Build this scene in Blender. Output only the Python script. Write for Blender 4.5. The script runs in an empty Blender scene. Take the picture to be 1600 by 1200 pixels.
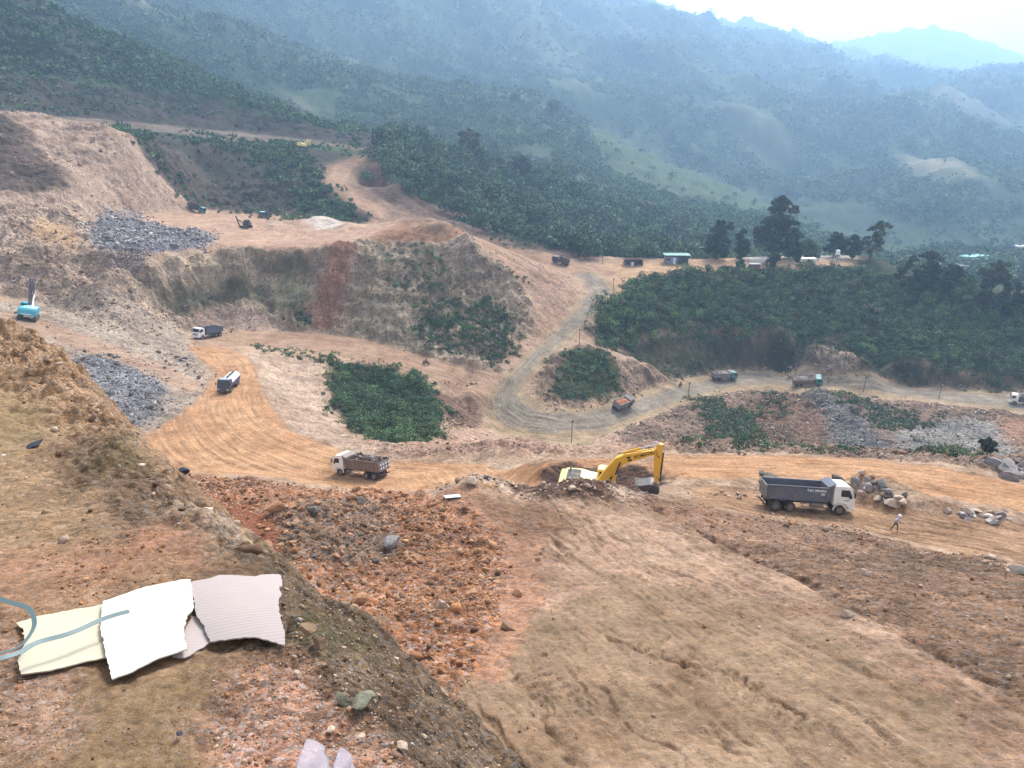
import bpy, bmesh, math, random
import numpy as np
from mathutils import Vector, Matrix
from mathutils.geometry import delaunay_2d_cdt

C = bpy.context.scene.collection
SC = bpy.context.scene
QUAL = 1.0                      # terrain grid resolution factor

# ------------------------------------------------------------------ camera
F = 1208.0; PITCH = math.radians(23.0)
SP, CP = math.sin(PITCH), math.cos(PITCH)
cam = bpy.data.objects.new('camera', bpy.data.cameras.new('camera'))
C.objects.link(cam)
cam.location = (0, 0, 0)
cam.rotation_euler = (math.radians(90) - PITCH, 0, 0)
cam.data.sensor_width = 36.0
cam.data.lens = 36.0 * F / 1600.0
cam.data.clip_start = 0.1; cam.data.clip_end = 30000
SC.camera = cam

# ------------------------------------------------------------------ sky, sun, exposure
SUN_EL, SUN_AZ = 42.0, 22.0     # veiled sun, high and slightly ahead right
w = bpy.data.worlds.new('World'); SC.world = w; w.use_nodes = True
nt = w.node_tree
bg = nt.nodes['Background']
sky = nt.nodes.new('ShaderNodeTexSky'); sky.sky_type = 'NISHITA'; sky.sun_disc = False
sky.sun_elevation = math.radians(SUN_EL); sky.sun_rotation = math.radians(SUN_AZ)
sky.dust_density = 4.0; sky.ozone_density = 1.0; sky.air_density = 1.0; sky.altitude = 600
hs = nt.nodes.new('ShaderNodeHueSaturation'); hs.inputs['Saturation'].default_value = 0.16
nt.links.new(sky.outputs[0], hs.inputs['Color'])
nt.links.new(hs.outputs[0], bg.inputs[0]); bg.inputs[1].default_value = 0.15
sun = bpy.data.objects.new('sun', bpy.data.lights.new('sun', 'SUN')); C.objects.link(sun)
sun.data.energy = 2.6; sun.data.angle = math.radians(18); sun.data.color = (1, .95, .86)
_a = math.radians(SUN_AZ); _e = math.radians(SUN_EL)
_sd = Vector((math.sin(_a) * math.cos(_e), math.cos(_a) * math.cos(_e), math.sin(_e)))
sun.rotation_euler = _sd.to_track_quat('Z', 'Y').to_euler()
vs = SC.view_settings
SC.display_settings.display_device = 'sRGB'
vs.view_transform = 'Standard'; vs.look = 'None'; vs.gamma = 1.0; vs.use_curve_mapping = False
vs.exposure = 1.28
SC.cycles.max_bounces = 5; SC.cycles.diffuse_bounces = 2; SC.cycles.volume_bounces = 2
SC.cycles.transparent_max_bounces = 6; SC.cycles.glossy_bounces = 2
SC.cycles.use_denoising = True

# ------------------------------------------------------------------ helpers
def lin(r, g, b):
    f = lambda c: (c / 255 / 12.92) if c / 255 <= .04045 else ((c / 255 + .055) / 1.055) ** 2.4
    return (f(r), f(g), f(b))
def _hash(ix, iy, seed):
    h = (ix.astype(np.int64) * 374761393 + iy.astype(np.int64) * 668265263 + seed * 1442695041) & 0xffffffff
    h = ((h ^ (h >> 13)) * 1274126177) & 0xffffffff
    return h ^ (h >> 16)
def perlin(x, y, seed=0):
    x = np.asarray(x, float); y = np.asarray(y, float)
    ix = np.floor(x); iy = np.floor(y); fx = x - ix; fy = y - iy
    ux = fx * fx * fx * (fx * (fx * 6 - 15) + 10); uy = fy * fy * fy * (fy * (fy * 6 - 15) + 10)
    def g(a, b):
        h = _hash(ix + a, iy + b, seed) * (2 * math.pi / 4294967296.0)
        return np.cos(h) * (fx - a) + np.sin(h) * (fy - b)
    n0 = g(0, 0) * (1 - ux) + g(1, 0) * ux
    n1 = g(0, 1) * (1 - ux) + g(1, 1) * ux
    return (n0 * (1 - uy) + n1 * uy) * 1.5
def fbm(x, y, octv=4, seed=0, gain=.5):
    s = 0; a = 1; t = 0
    for i in range(octv):
        s = s + a * perlin(x * 2 ** i + 7.3 * i, y * 2 ** i - 3.1 * i, seed + i); t += a; a *= gain
    return s / t
def ridged(x, y, octv=4, seed=0, gain=.5):
    s = 0; a = 1; t = 0
    for i in range(octv):
        s = s + a * (1 - 2 * np.abs(perlin(x * 2 ** i + 5.3 * i, y * 2 ** i + 9.1 * i, seed + i))); t += a; a *= gain
    return s / t
def ray(u, v):
    xr = (np.asarray(u, float) - 800) / F; up = -(np.asarray(v, float) - 600) / F
    return xr, CP + up * SP, -SP + up * CP
def at_drop(u, v, D):                       # world point seen at pixel u,v lying D metres under the eye
    x, y, z = ray(u, v); t = D / (-z); return (float(x * t), float(y * t), -float(D))
def at_far(u, v, Y):                        # world point seen at pixel u,v, Y metres ahead
    x, y, z = ray(u, v); t = Y / y; return (float(x * t), float(Y), float(z * t))
def smooth(e0, e1, x):
    t = np.clip((x - e0) / (e1 - e0), 0, 1); return t * t * (3 - 2 * t)
def densify(pts, step):
    out = []
    for a, b in zip(pts[:-1], pts[1:]):
        n = max(1, int(math.dist(a[:2], b[:2]) / step))
        for i in range(n): out.append(tuple(a[k] + (b[k] - a[k]) * i / n for k in range(3)))
    out.append(tuple(pts[-1])); return out
def tri_interp(pts, X, Y):                  # linear interpolation of scattered x,y,z on arrays X,Y
    key = {}
    for p in pts: key[(round(p[0], 1), round(p[1], 1))] = p
    pts = list(key.values())
    vs_, es_, fs_, ov, oe, of = delaunay_2d_cdt([Vector(p[:2]) for p in pts], [], [], 0, 1e-4)
    zz = [sum(pts[j][2] for j in o) / len(o) for o in ov]
    Z = np.full(X.shape, np.nan)
    flat = Z.ravel(); xf = X.ravel(); yf = Y.ravel()
    order = np.argsort(yf, kind='stable'); ys = yf[order]
    for f in fs_:
        a, b, c = [vs_[i] for i in f]
        lo = np.searchsorted(ys, min(a.y, b.y, c.y) - .001); hi = np.searchsorted(ys, max(a.y, b.y, c.y) + .001)
        idx = order[lo:hi]; px = xf[idx]; m = (px >= min(a.x, b.x, c.x) - .001) & (px <= max(a.x, b.x, c.x) + .001)
        idx = idx[m]
        if not len(idx): continue
        px = xf[idx]; py = yf[idx]
        d = (b.y - c.y) * (a.x - c.x) + (c.x - b.x) * (a.y - c.y)
        if abs(d) < 1e-12: continue
        l1 = ((b.y - c.y) * (px - c.x) + (c.x - b.x) * (py - c.y)) / d
        l2 = ((c.y - a.y) * (px - c.x) + (a.x - c.x) * (py - c.y)) / d
        l3 = 1 - l1 - l2; m = (l1 >= -1e-6) & (l2 >= -1e-6) & (l3 >= -1e-6)
        z = l1 * zz[f[0]] + l2 * zz[f[1]] + l3 * zz[f[2]]
        flat[idx[m]] = z[m]
    return flat.reshape(X.shape)
def grid_mesh(name, X, Y, Z, attrs, mat, flip=False):
    R, K = X.shape
    me = bpy.data.meshes.new(name)
    me.vertices.add(R * K)
    co = np.stack([X, Y, Z], -1).astype(np.float32).ravel(); me.vertices.foreach_set('co', co)
    i = np.arange(R - 1)[:, None] * K + np.arange(K - 1)[None, :]
    q = np.stack([i, i + 1, i + K + 1, i + K], -1).reshape(-1, 4).astype(np.int32)
    if flip: q = q[:, ::-1]
    me.loops.add(q.size); me.loops.foreach_set('vertex_index', q.ravel())
    me.polygons.add(len(q)); me.polygons.foreach_set('loop_start', np.arange(0, q.size, 4, dtype=np.int32))
    me.polygons.foreach_set('use_smooth', np.ones(len(q), bool))
    me.update(calc_edges=True)
    for k, a in attrs.items():
        if a.shape[-1] == 3 and a.ndim == 3 and k != 'st':
            at = me.attributes.new(k, 'FLOAT_COLOR', 'POINT')
            at.data.foreach_set('color', np.concatenate([a, np.ones(a.shape[:2] + (1,))], -1).astype(np.float32).ravel())
        elif k == 'st':
            at = me.attributes.new(k, 'FLOAT_VECTOR', 'POINT'); at.data.foreach_set('vector', a.astype(np.float32).ravel())
    me.materials.append(mat)
    o = bpy.data.objects.new(name, me); C.objects.link(o); return o
def in_poly(poly, X, Y):
    inside = np.zeros(X.shape, bool); n = len(poly)
    for i in range(n):
        x0, y0 = poly[i][:2]; x1, y1 = poly[(i + 1) % n][:2]
        if y0 == y1: continue
        c = ((y0 > Y) != (y1 > Y)) & (X < (x1 - x0) * (Y - y0) / (y1 - y0) + x0)
        inside ^= c
    return inside

# ------------------------------------------------------------------ terrain control lines: (pixel u, pixel v, metres below the eye)
LINES = [
 # crest of the near bench
 [(200,742,42.5),(330,742,41.5),(400,748,41),(480,757,40.5),(560,766,39.5),(650,769,39),(700,762,38.2),(735,745,37),(765,748,37),(800,764,37.8),(858,757,36.8),(920,759,36.4),(980,765,37),(1050,777,38),(1120,788,39.2),(1200,806,40),(1300,824,39.8),(1400,845,39),(1500,868,38.3),(1600,892,37.5),(1750,925,36.5)],
 # truck pad
 [(1150,782,41.4),(1180,800,41),(1260,806,41.2),(1330,806,41.4),(1397,830,40.8),(1500,842,40.3),(1600,857,39.5),(1750,885,38.5)],
 [(1150,758,42.8),(1180,768,42.8),(1250,770,42.9),(1330,778,42.6),(1430,800,42),(1520,812,42),(1600,822,41.5),(1750,845,40.5)],
 [(1150,748,43.3),(1300,758,43.2),(1380,770,42.4),(1480,792,42.2),(1600,812,42),(1750,830,41.5)],
 [(1050,745,44),(1150,742,44.6),(1350,755,44.2),(1450,772,43.8),(1600,798,43.3),(1750,820,43)],
 [(1050,708,50),(1200,712,49),(1350,718,48),(1450,726,47),(1600,755,46),(1750,785,45.5)],
 # excavator pit and haul road
 [(865,778,41.5),(925,784,40.6),(970,782,41),(1020,768,42),(1080,762,42.5)],
 [(850,742,45.5),(900,735,46.2),(960,738,45.5),(1010,742,44.5)],
 [(1000,752,44),(860,762,46),(760,766,49),(650,766,52),(560,763,54),(480,748,55.5),(400,735,56.5),(300,735,57.5)],
 [(1050,708,50),(950,718,51),(850,722,53),(750,725,54.5),(650,722,56),(600,720,57),(520,698,58),(450,670,60),(420,630,61.5),(405,600,62.5),(400,570,64),(375,550,66)],
 [(1080,727,47.2),(900,729,49.5),(750,738,52.5),(600,738,55.3),(450,705,57.8),(360,650,60),(355,610,61.4),(365,570,63.5),(345,548,65.5)],
 [(240,680,59),(290,640,60),(320,615,61),(340,580,62.5),(300,545,65)],
 # lumps behind the haul road and the hidden dip behind them
 [(1050,703,50.2),(950,706,51.5),(850,702,54),(760,700,55),(700,704,56.5),(640,704,58),(560,686,59)],
 [(1050,700,54),(950,703,56),(850,700,58),(760,698,60),(700,700,61)],
 # hairpin, outer edge
 [(760,665,81),(800,682,82),(850,692,82.5),(900,692,83),(960,674,85),(1000,655,87),(1060,632,90),(1130,614,93),(1200,607,94),(1300,609,93.5),(1400,622,92),(1500,634,90.5),(1600,648,89),(1750,665,88)],
 # hairpin inner edge and the road up
 [(1750,627,89),(1600,613,90),(1500,607,91.5),(1400,598,93),(1280,582,94.5),(1200,574,95),(1140,576,94.5),(1100,585,93),(1060,596,91),(1000,612,87),(960,623,84),(920,633,81.5),(870,635,79.5),(835,625,78.2),(820,605,78),(832,585,77.5),(860,558,77),(900,530,76),(930,500,74.5),(955,475,73),(972,455,72),(1000,435,71.5),(1050,427,71),(1100,421,71),(1150,419,71),(1200,420,71),(1320,412,70.5)],
 [(795,585,75.5),(850,530,75),(895,480,73.5),(915,450,72),(890,428,71.5),(850,415,71),(800,402,70),(750,388,68),(700,370,64.5),(640,352,60.5),(590,340,57.5),(550,318,53),(515,290,49.5),(500,272,47),(530,255,44.5),(560,241,42)],
 [(1320,400,71),(1200,402,71.5),(1060,408,71.5),(960,418,71),(920,412,71),(880,400,70.5),(800,380,67.5),(740,368,65.5),(650,340,60),(610,320,56.5),(570,300,52),(555,280,49),(562,262,46),(588,240,42)],
 # middle road
 [(300,514,69),(370,512,70),(450,515,71),(540,523,72),(620,541,72.5),(700,566,73.5),(760,577,74.5),(795,585,75.5)],
 [(330,535,67.5),(400,541,69),(480,546,70.5),(560,561,72),(640,582,73.5),(700,602,75),(740,622,77),(757,648,80),(760,665,81)],
 # bush gully
 [(515,562,70.5),(519,600,68.5),(522,640,66.5),(560,676,65.5),(620,690,66),(680,680,69),(690,640,73.5),(672,602,74.5)],
 [(560,600,74),(600,620,76),(640,640,75)],
 [(710,625,78.5),(730,645,80),(720,665,79),(690,690,71)],
 [(470,580,67.5),(465,620,65),(450,650,62.5),(500,680,61),(570,688,61.5)],
 # grey pile, spur road, left quarry floor
 [(120,560,58),(200,562,60.5),(260,600,61),(230,660,59.5),(170,640,58)],
 [(-100,450,51),(0,478,54),(60,495,56),(130,520,58.5),(200,545,61),(260,570,62),(310,598,61.5)],
 [(-100,490,51),(0,502,53),(100,545,57),(200,572,60.5),(250,604,60.8)],
 [(-100,430,51),(0,455,53.5),(60,470,56),(120,495,58.5),(180,512,60.5),(240,526,64),(290,518,68)],
 [(-100,390,45),(0,400,47),(60,410,49),(120,425,52.5),(180,440,55),(230,455,58)],
 [(-100,320,36),(0,325,40),(60,340,43.5),(110,370,46.5),(150,388,48),(240,395,50),(335,380,51)],
 [(190,428,52),(240,412,51.5),(330,397,51.5),(400,388,52),(450,386,52),(520,386,52),(560,377,51.5),(620,362,50.5),(680,350,49),(705,353,48.5),(735,372,50)],
 [(220,470,59),(300,440,58.5),(400,437,60.5),(500,440,61.5)],
 [(280,495,65.5),(340,478,66),(370,490,67.5),(450,496,68.8)],
 [(600,400,55.5),(600,450,62),(600,512,69)],[(700,400,55),(700,450,62),(700,500,68),(730,555,73)],
 [(760,400,55),(800,430,60.5),(830,470,67)],[(500,400,54),(495,450,62),(490,510,71)],
 [(545,400,54),(550,450,62),(550,515,71.3)],
 # platform and slopes behind it
 [(150,345,47),(200,335,50),(300,333,54.5),(415,338,56),(480,337,57),(540,346,58),(590,353,59)],
 [(300,366,52.5),(450,360,54),(550,360,54.5)],[(600,350,55),(660,340,53),(700,352,50)],
 [(-120,178,16.5),(0,180,18.6),(80,183,20),(150,192,22),(180,205,24.5),(220,245,34),(260,285,44),(300,320,53)],
 [(0,250,30),(50,255,31),(100,262,32.3),(140,260,34),(180,290,40.8)],[(-120,250,30),(0,250,30)],[(0,300,36),(50,300,37.6),(110,310,40)],
 [(320,322,54.5),(400,328,56.5),(470,328,57),(520,330,56)],
 [(200,208,26),(300,224,34),(400,233,38.5),(470,236,39.8),(500,250,43)],
 [(220,260,40),(300,270,45),(400,280,48)],
 [(-120,172,19),(0,174,20),(100,180,25),(200,188,28.5),(300,197,33),(400,207,37),(480,215,38.5),(540,224,39.5),(600,232,40.5)],
 [(-120,105,4.8),(0,110,6),(100,122,10),(200,128,13),(300,140,17.5),(400,168,26),(480,195,34),(540,208,38.5),(620,212,41)],
 [(-200,-130,-64),(-100,-90,-54),(0,-60,-45),(90,0,-28),(200,50,-12.5),(260,85,-.8),(330,112,9),(400,145,21),(460,175,32),(540,204,42),(620,212,44.5)],
 # knoll forest and the rim beyond the junction
 [(600,232,41),(640,228,47),(700,243,53),(800,275,66),(900,315,80),(1000,355,92),(1100,400,100)],
 [(600,262,45.5),(620,300,53),(680,335,60),(760,360,66),(850,385,70),(940,402,71.5),(1060,406,71.6),(1200,400,71.6),(1350,398,71)],
 # the green slope on the right
 [(960,468,72.2),(1000,444,71.6),(1100,427,71.2),(1200,424,71.2),(1320,416,70.8),(1380,425,72),(1450,445,74),(1520,460,76),(1600,480,78),(1750,505,80)],
 [(950,540,80),(1000,524,81),(1100,511,82),(1200,516,83),(1300,540,84),(1400,566,86.5),(1500,580,87),(1600,590,87.5),(1750,600,87)],
 [(960,538,80.8),(1000,530,82),(1100,516,83),(1200,521,84),(1300,546,85.4)],
 [(905,545,76.6),(945,580,79.5),(985,596,84.5)],
 [(1020,572,88.5),(1060,575,90.5)],
 # valley under the lower road
 [(1150,640,92.5),(1220,628,94),(1300,640,93)],[(1100,680,87.5),(1200,694,86),(1300,694,87),(1400,704,84)],
 [(1250,620,93.8),(1310,655,91),(1400,700,84.2)],
 [(1380,660,91),(1450,662,88)],[(1500,650,88.5),(1550,690,84),(1600,700,80),(1700,712,79)],
 [(1000,690,82),(950,697,80),(850,700,79),(780,690,78)],
 [(1500,716,52),(1570,728,53),(1620,735,55)],
]
FAR = [
 [(650,205,700),(700,215,700),(800,245,650),(900,285,600),(1000,320,560),(1100,352,520),(1250,388,480),(1400,425,430),(1550,448,400),(1700,470,380)],
 [(560,100,1100),(700,125,1060),(820,152,1000),(860,155,1000),(900,178,980),(950,218,930),(1050,268,850),(1150,312,780),(1250,348,700),(1350,378,620),(1450,400,560)],
 [(750,200,800),(850,230,760),(950,275,700),(1050,320,640)],
 [(1380,235,1150),(1430,250,1050),(1470,275,980),(1530,310,880),(1600,345,800),(1750,400,700)],
 [(1500,385,600),(1600,400,560),(1750,430,500)],
 [(560,20,1500),(700,60,1500),(900,112,1500),(1050,150,1450),(1200,195,1350),(1300,225,1250)],
 [(500,-70,1900),(700,-20,1900),(900,50,1900),(1050,85,1950),(1200,150,1700),(1400,180,1600),(1500,205,1450),(1600,240,1300),(1750,270,1200)],
 [(200,-330,2200),(400,-250,2200),(600,-180,2200),(800,-60,2300),(940,0,2400),(1000,12,2450),(1060,28,2500),(1160,70,2500),(1230,87,2500),(1340,120,2500),(1380,110,2550),(1420,110,2600),(1500,127,2600),(1600,142,2600),(1750,170,2600)],
 [(900,-60,3400),(1000,0,3400),(1090,37,3500),(1190,37,3500),(1250,64,3500),(1330,78,3500),(1420,105,3300),(1600,150,3300),(1750,170,3300)],
 [(1000,40,5000),(1150,60,5100),(1250,80,5200),(1300,74,5200),(1345,66,5200),(1380,46,5200),(1410,40,5200),(1450,45,5200),(1500,56,5200),(1550,80,5200),(1600,98,5200),(1700,125,5200),(1800,150,5200)],
]
P = []
BENCH = lambda y: -(14.9 + .398 * y)
for y in (0, 8, 16, 24, 32, 40, 48):
    for x in range(-60, 61, 10):
        P.append((x, y, BENCH(y) - .01 * x))
crest_w = [at_drop(*p) for p in LINES[0]]
for i, l in enumerate(LINES):
    P += densify([at_drop(*p) for p in l], 4.0 if i < 20 else 6.0)
for l in FAR:
    P += densify([at_far(*p) for p in l], 60)
# ground that no pixel shows: behind the crest rims, behind ridges
for (x, y, z) in [(-95, 60, -52), (-120, 20, -40), (-70, 20, -24), (90, 10, -22), (90, 30, -30), (75, 50, -36), (-200, 120, -48), (-260, 200, -25), (-330, 300, 5), (230, 160, -88), (250, 220, -92), (330, 300, -95),
                  (30, 338, -82), (100, 330, -84), (150, 320, -84), (210, 310, -88), (60, 390, -100), (150, 380, -104), (230, 370, -106), (-60, 345, -62), (-30, 330, -66)]:
    P.append((x, y, z))
def behind(line, dy, dz, fn):
    for p in densify([fn(*q) for q in line], 60):
        L = math.hypot(p[0], p[1]); P.append((p[0] * (L + dy) / L, p[1] * (L + dy) / L, p[2] - dz))
RIDGE = [l for l in LINES if l[0] == (-200,-130,-64)][0]
behind(RIDGE, 110, 45, at_drop)
behind(FAR[1], 130, 45, at_far); behind(FAR[7], 450, 120, at_far); behind(FAR[8], 600, 150, at_far); behind(FAR[9], 900, 200, at_far)
for (x, y, z) in [(-7000, -300, 60), (7000, -300, -100), (-7000, 9500, 500), (7000, 9500, 200), (0, 9500, 100), (-3000, 3000, 900), (-2500, 1500, 500), (-1200, 800, 200), (-900, 400, 60), (-600, 0, 20),
                  (3000, 3000, -20), (2000, 1500, -90), (1200, 800, -105), (900, 300, -100), (500, 0, -80), (0, -300, -10), (4500, 5500, 100), (-4000, 5500, 900)]:
    P.append((x, y, z))

rows = [11.0]
while rows[-1] < 8200:
    r = rows[-1]
    if r < 90: d = .14
    elif r < 150: d = .24
    elif r < 340: d = .30
    elif r < 480: d = .7
    else: d = r * .0085
    if r < 24: d = .08
    rows.append(r + d / QUAL)
rows = np.array(rows)
AZ0, AZ1 = math.radians(-50), math.radians(50)
az = np.linspace(AZ0, AZ1, int(980 * QUAL))
RR, AA = np.meshgrid(rows, az, indexing='ij')
GX = RR * np.sin(AA); GY = RR * np.cos(AA)
GZ = tri_interp(P, GX, GY)
GZ = np.where(np.isnan(GZ), -60, GZ)
def blur(Z, k, ax):                         # box blur over 2k+1 samples
    if k < 1: return Z
    pad = [(0, 0), (0, 0)]; pad[ax] = (k, k)
    Q = np.pad(Z, pad, mode='edge'); cs = np.cumsum(Q, axis=ax)
    cs = np.concatenate([np.zeros_like(np.take(cs, [0], ax)), cs], ax)
    n = Z.shape[ax]
    return (np.take(cs, np.arange(2 * k + 1, 2 * k + 1 + n), ax) - np.take(cs, np.arange(n), ax)) / (2 * k + 1)
for _ in range(2):
    GZ = blur(blur(GZ, int(4 * QUAL), 0), int(4 * QUAL), 1)
def _idx(x, y):
    r = np.hypot(x, y); a = np.arctan2(x, y)
    i = np.interp(r, rows, np.arange(len(rows))); j = (a - AZ0) / (AZ1 - AZ0) * (len(az) - 1)
    return np.clip(i, 0, len(rows) - 1.001), np.clip(j, 0, len(az) - 1.001)
def height(x, y, G=None):
    G = GZ if G is None else G
    i, j = _idx(np.asarray(x, float), np.asarray(y, float)); i0 = i.astype(int); j0 = j.astype(int); a = i - i0; b = j - j0
    return (G[i0, j0] * (1 - a) * (1 - b) + G[i0 + 1, j0] * a * (1 - b) + G[i0, j0 + 1] * (1 - a) * b + G[i0 + 1, j0 + 1] * a * b)
def ground(us, vs_):                        # where the sight lines of these pixels meet the terrain
    us = np.asarray(us, float); vs_ = np.asarray(vs_, float)
    x, y, z = ray(us, vs_); h = np.hypot(x, y); x, y, z = x / h, y / h, z / h
    ts = rows[::2]; hit = np.full(us.shape, ts[-1]); done = np.zeros(us.shape, bool); prev = ts[0]
    for t in ts:
        below = (z * t < height(x * t, y * t)) & ~done
        hit[below] = (t + prev) / 2; done |= below; prev = t
    return np.stack([x * hit, y * hit, height(x * hit, y * hit)], -1)
MOUNDS = [(500,352,3.2,9),(545,358,1.8,6),(425,354,.7,4),(460,362,1.4,4),(370,350,.6,4),(355,352,.6,4),(340,492,3.0,6),(390,497,3.5,6),(300,492,2.0,5),(640,352,2.6,10),(690,352,1.5,6),(600,362,1.5,8),
 (470,372,-.8,8),(930,730,1.6,4),(860,738,1.6,5),(830,742,1.4,4),(990,738,1.3,4),(1050,745,.8,3),(735,755,.9,2.2),(960,768,.5,2),(920,768,.5,2),(885,768,.6,2),(1370,775,1.4,3),(1410,790,1.6,3.5),(1345,765,1.2,3),(1500,800,.8,3.5),(1565,812,.8,3.5),
 (1285,630,4.5,8),(1320,655,3.5,8),(1235,640,2.5,6),(1560,655,1.5,6),(1590,740,1.5,5),(730,620,1.2,5),(700,690,1.5,6),(640,705,1.2,6),(820,705,1.2,6),(950,690,1.5,5),(1010,705,1.2,5),(760,700,1.2,6),(1090,688,1.8,6),(1170,700,1.5,6),
 (1020,590,3.0,5),(985,575,2.5,5),(940,560,2.5,6),(40,410,2,8),(90,440,2.5,7),(120,400,2.5,7),(160,470,3,6),(200,455,2.5,6),(60,370,2.5,8),(20,440,2,6),(140,430,-2.5,4),(190,500,1.5,5)]
_mp = ground([m[0] for m in MOUNDS], [m[1] for m in MOUNDS])
for (u_, v_, h_, r_), q_ in zip(MOUNDS, _mp):
    _m = np.nonzero((np.abs(GX - q_[0]) < 3 * r_) & (np.abs(GY - q_[1]) < 3 * r_)); _x = GX[_m] - q_[0]; _y = GY[_m] - q_[1]
    _d = np.hypot(_x, _y) / r_ * (1 + .35 * perlin(_x / r_ * 1.3 + q_[0], _y / r_ * 1.3, 5)); GZ[_m] += h_ * np.exp(-_d ** 2 * 1.3)
def G1(u, v): return Vector([float(q) for q in ground([u], [v])[0]])

# ------------------------------------------------------------------ soil zones (pixel outlines dropped onto the terrain, then used in world x,y)
def K(r, g, b, k=.60):
    c = lin(r, g, b); return np.array([c[0] * k, c[1] * k, c[2] * k])
Z_ = []
def zone(name, px, c1, c2, rough=.25, rk=.25, d=None, s=0.0, warp=1.0, line=None, soft=0.0):
    Z_.append(dict(name=name, px=px, c1=c1, c2=c2, rough=rough, rk=rk, d=d, s=s, warp=warp, line=line))
GRN1, GRN2 = K(62,78,48), K(88,98,60)
# far ground
zone('far field', [(935,190),(1000,232),(1080,268),(1160,308),(1250,340),(1230,352),(1130,330),(1040,305),(960,275),(915,225)], K(80,98,64), K(92,108,72), 1.0, .1)
zone('knob', [(850,153),(900,160),(945,186),(930,198),(885,178),(850,162)], K(158,128,106), K(144,116,96), .8, .1)
zone('pale ridge', [(1385,236),(1440,246),(1480,270),(1540,305),(1640,350),(1640,362),(1520,318),(1440,280),(1390,252)], K(190,165,135), K(150,145,105), .8, .1)
zone('grass spur', [(1170,300),(1330,340),(1450,385),(1560,400),(1400,400),(1250,360)], K(74,94,62), K(64,82,54), 1.0, .1)
zone('haze field', [(1100,190),(1170,190),(1240,235),(1230,255),(1140,225)], K(112,116,88), K(95,105,78), .8, .1)
zone('high field', [(1420,170),(1560,180),(1640,200),(1600,210),(1450,195)], K(150,140,115), K(125,125,100), .8, .1)
zone('top field', [(770,40),(830,60),(930,90),(900,105),(800,75)], K(150,130,115), K(115,115,95), .8, .1)
# behind and left
zone('upper slope', [(-110,115),(0,120),(100,130),(200,138),(300,150),(400,172),(480,198),(540,212),(625,214),(605,231),(540,221),(480,212),(400,204),(300,194),(200,185),(100,177),(0,170),(-110,165)], K(88,72,62), K(68,62,52), 1.0, .2, ((300,160),(310,190)), .3)
zone('crest green', [(-110,-130),(0,-60),(90,0),(200,50),(330,112),(460,175),(545,207),(480,196),(400,168),(300,140),(200,128),(100,122),(0,112),(-110,105)], K(58,70,46), K(80,84,56), 1.0, .1)
zone('terrace slope', [(-110,115),(300,150),(480,200),(625,214),(605,236),(480,222),(300,205),(100,185),(-110,172)], K(82,70,60), K(66,64,50), .8, .2)
zone('green strip', [(-110,155),(0,160),(150,172),(120,180),(0,172)], K(75,84,60), K(95,92,70), .6, .2)
zone('ledge road', [(-110,167),(0,174),(100,182),(200,190),(300,199),(400,209),(480,217),(540,226),(600,236),(590,243),(540,232),(480,226),(400,221),(300,212),(200,200),(100,188),(0,180),(-110,172)], K(150,128,108), K(110,94,80), .3, .3)
zone('dark slope', [(175,197),(300,214),(400,224),(470,232),(540,240),(535,255),(500,272),(515,290),(550,320),(590,341),(540,347),(480,337),(415,335),(320,326),(260,285),(220,245)], K(92,80,68), K(72,72,58), .9, .35, ((300,240),(340,320)), .35)
zone('scree', [(195,205),(260,225),(330,290),(380,322),(322,324),(262,284),(222,244)], K(116,96,80), K(88,78,64), .9, .5)
zone('pink slope', [(-110,165),(0,178),(80,184),(150,192),(180,206),(220,246),(260,286),(305,323),(200,335),(150,345),(100,372),(0,325),(-110,318)], K(216,180,152), K(172,140,116), .75, .5, ((120,200),(200,330)), .5)
zone('dark streak', [(-110,170),(30,196),(60,232),(112,292),(62,304),(0,300),(-110,290)], K(118,94,78), K(96,80,66), .7, .4, ((30,200),(60,300)), .5)
zone('rubble wall', [(-110,318),(0,322),(100,330),(150,345),(155,390),(240,396),(200,428),(230,455),(240,470),(300,512),(240,527),(180,514),(120,497),(60,472),(0,457),(-110,440)], K(218,184,154), K(170,140,114), 1.0, .9)
zone('ochre', [(40,345),(110,350),(130,385),(70,390)], K(215,172,125), K(190,150,110), .5, .4)
zone('grey talus', [(165,328),(215,328),(245,352),(332,362),(338,380),(240,396),(150,388),(135,366)], K(172,166,170), K(120,116,122), .7, 1.0)
zone('talus fan', [(150,388),(240,396),(220,440),(160,450),(180,420)], K(165,142,130), K(130,112,104), .7, 1.0)
zone('platform', [(180,335),(300,333),(415,337),(480,336),(540,346),(600,352),(660,345),(640,362),(560,378),(520,387),(450,387),(400,389),(330,398),(338,380),(332,362),(245,352)], K(222,180,148), K(198,155,126), .22, .3, ((340,375),(560,372)), .25)
zone('cliff', [(190,430),(240,412),(330,397),(400,389),(520,387),(620,363),(680,350),(705,352),(735,370),(800,428),(835,470),(842,505),(795,586),(700,568),(620,543),(540,525),(450,517),(370,514),(290,518),(230,468)], K(206,178,148), K(150,128,104), 1.0, .6, ((450,390),(450,510)), .7)
zone('rust cap', [(560,378),(620,352),(655,338),(700,350),(735,370),(760,395),(700,380),(640,378)], K(192,142,104), K(168,120,88), .5, .4)
zone('cliff grass', [(395,392),(500,390),(492,436),(455,440),(400,432)], K(128,114,90), K(90,84,62), .8, .3, ((450,392),(450,436)), .9)
zone('cliff grass', [(225,455),(300,440),(420,440),(425,478),(350,474),(290,500),(235,472)], K(134,122,94), K(92,88,64), .8, .3, ((320,440),(320,480)), .8)
zone('pale rock', [(425,440),(480,442),(478,500),(430,480)], K(190,178,140), K(128,118,90), .9, .5, ((450,440),(450,500)), .9)
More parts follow.
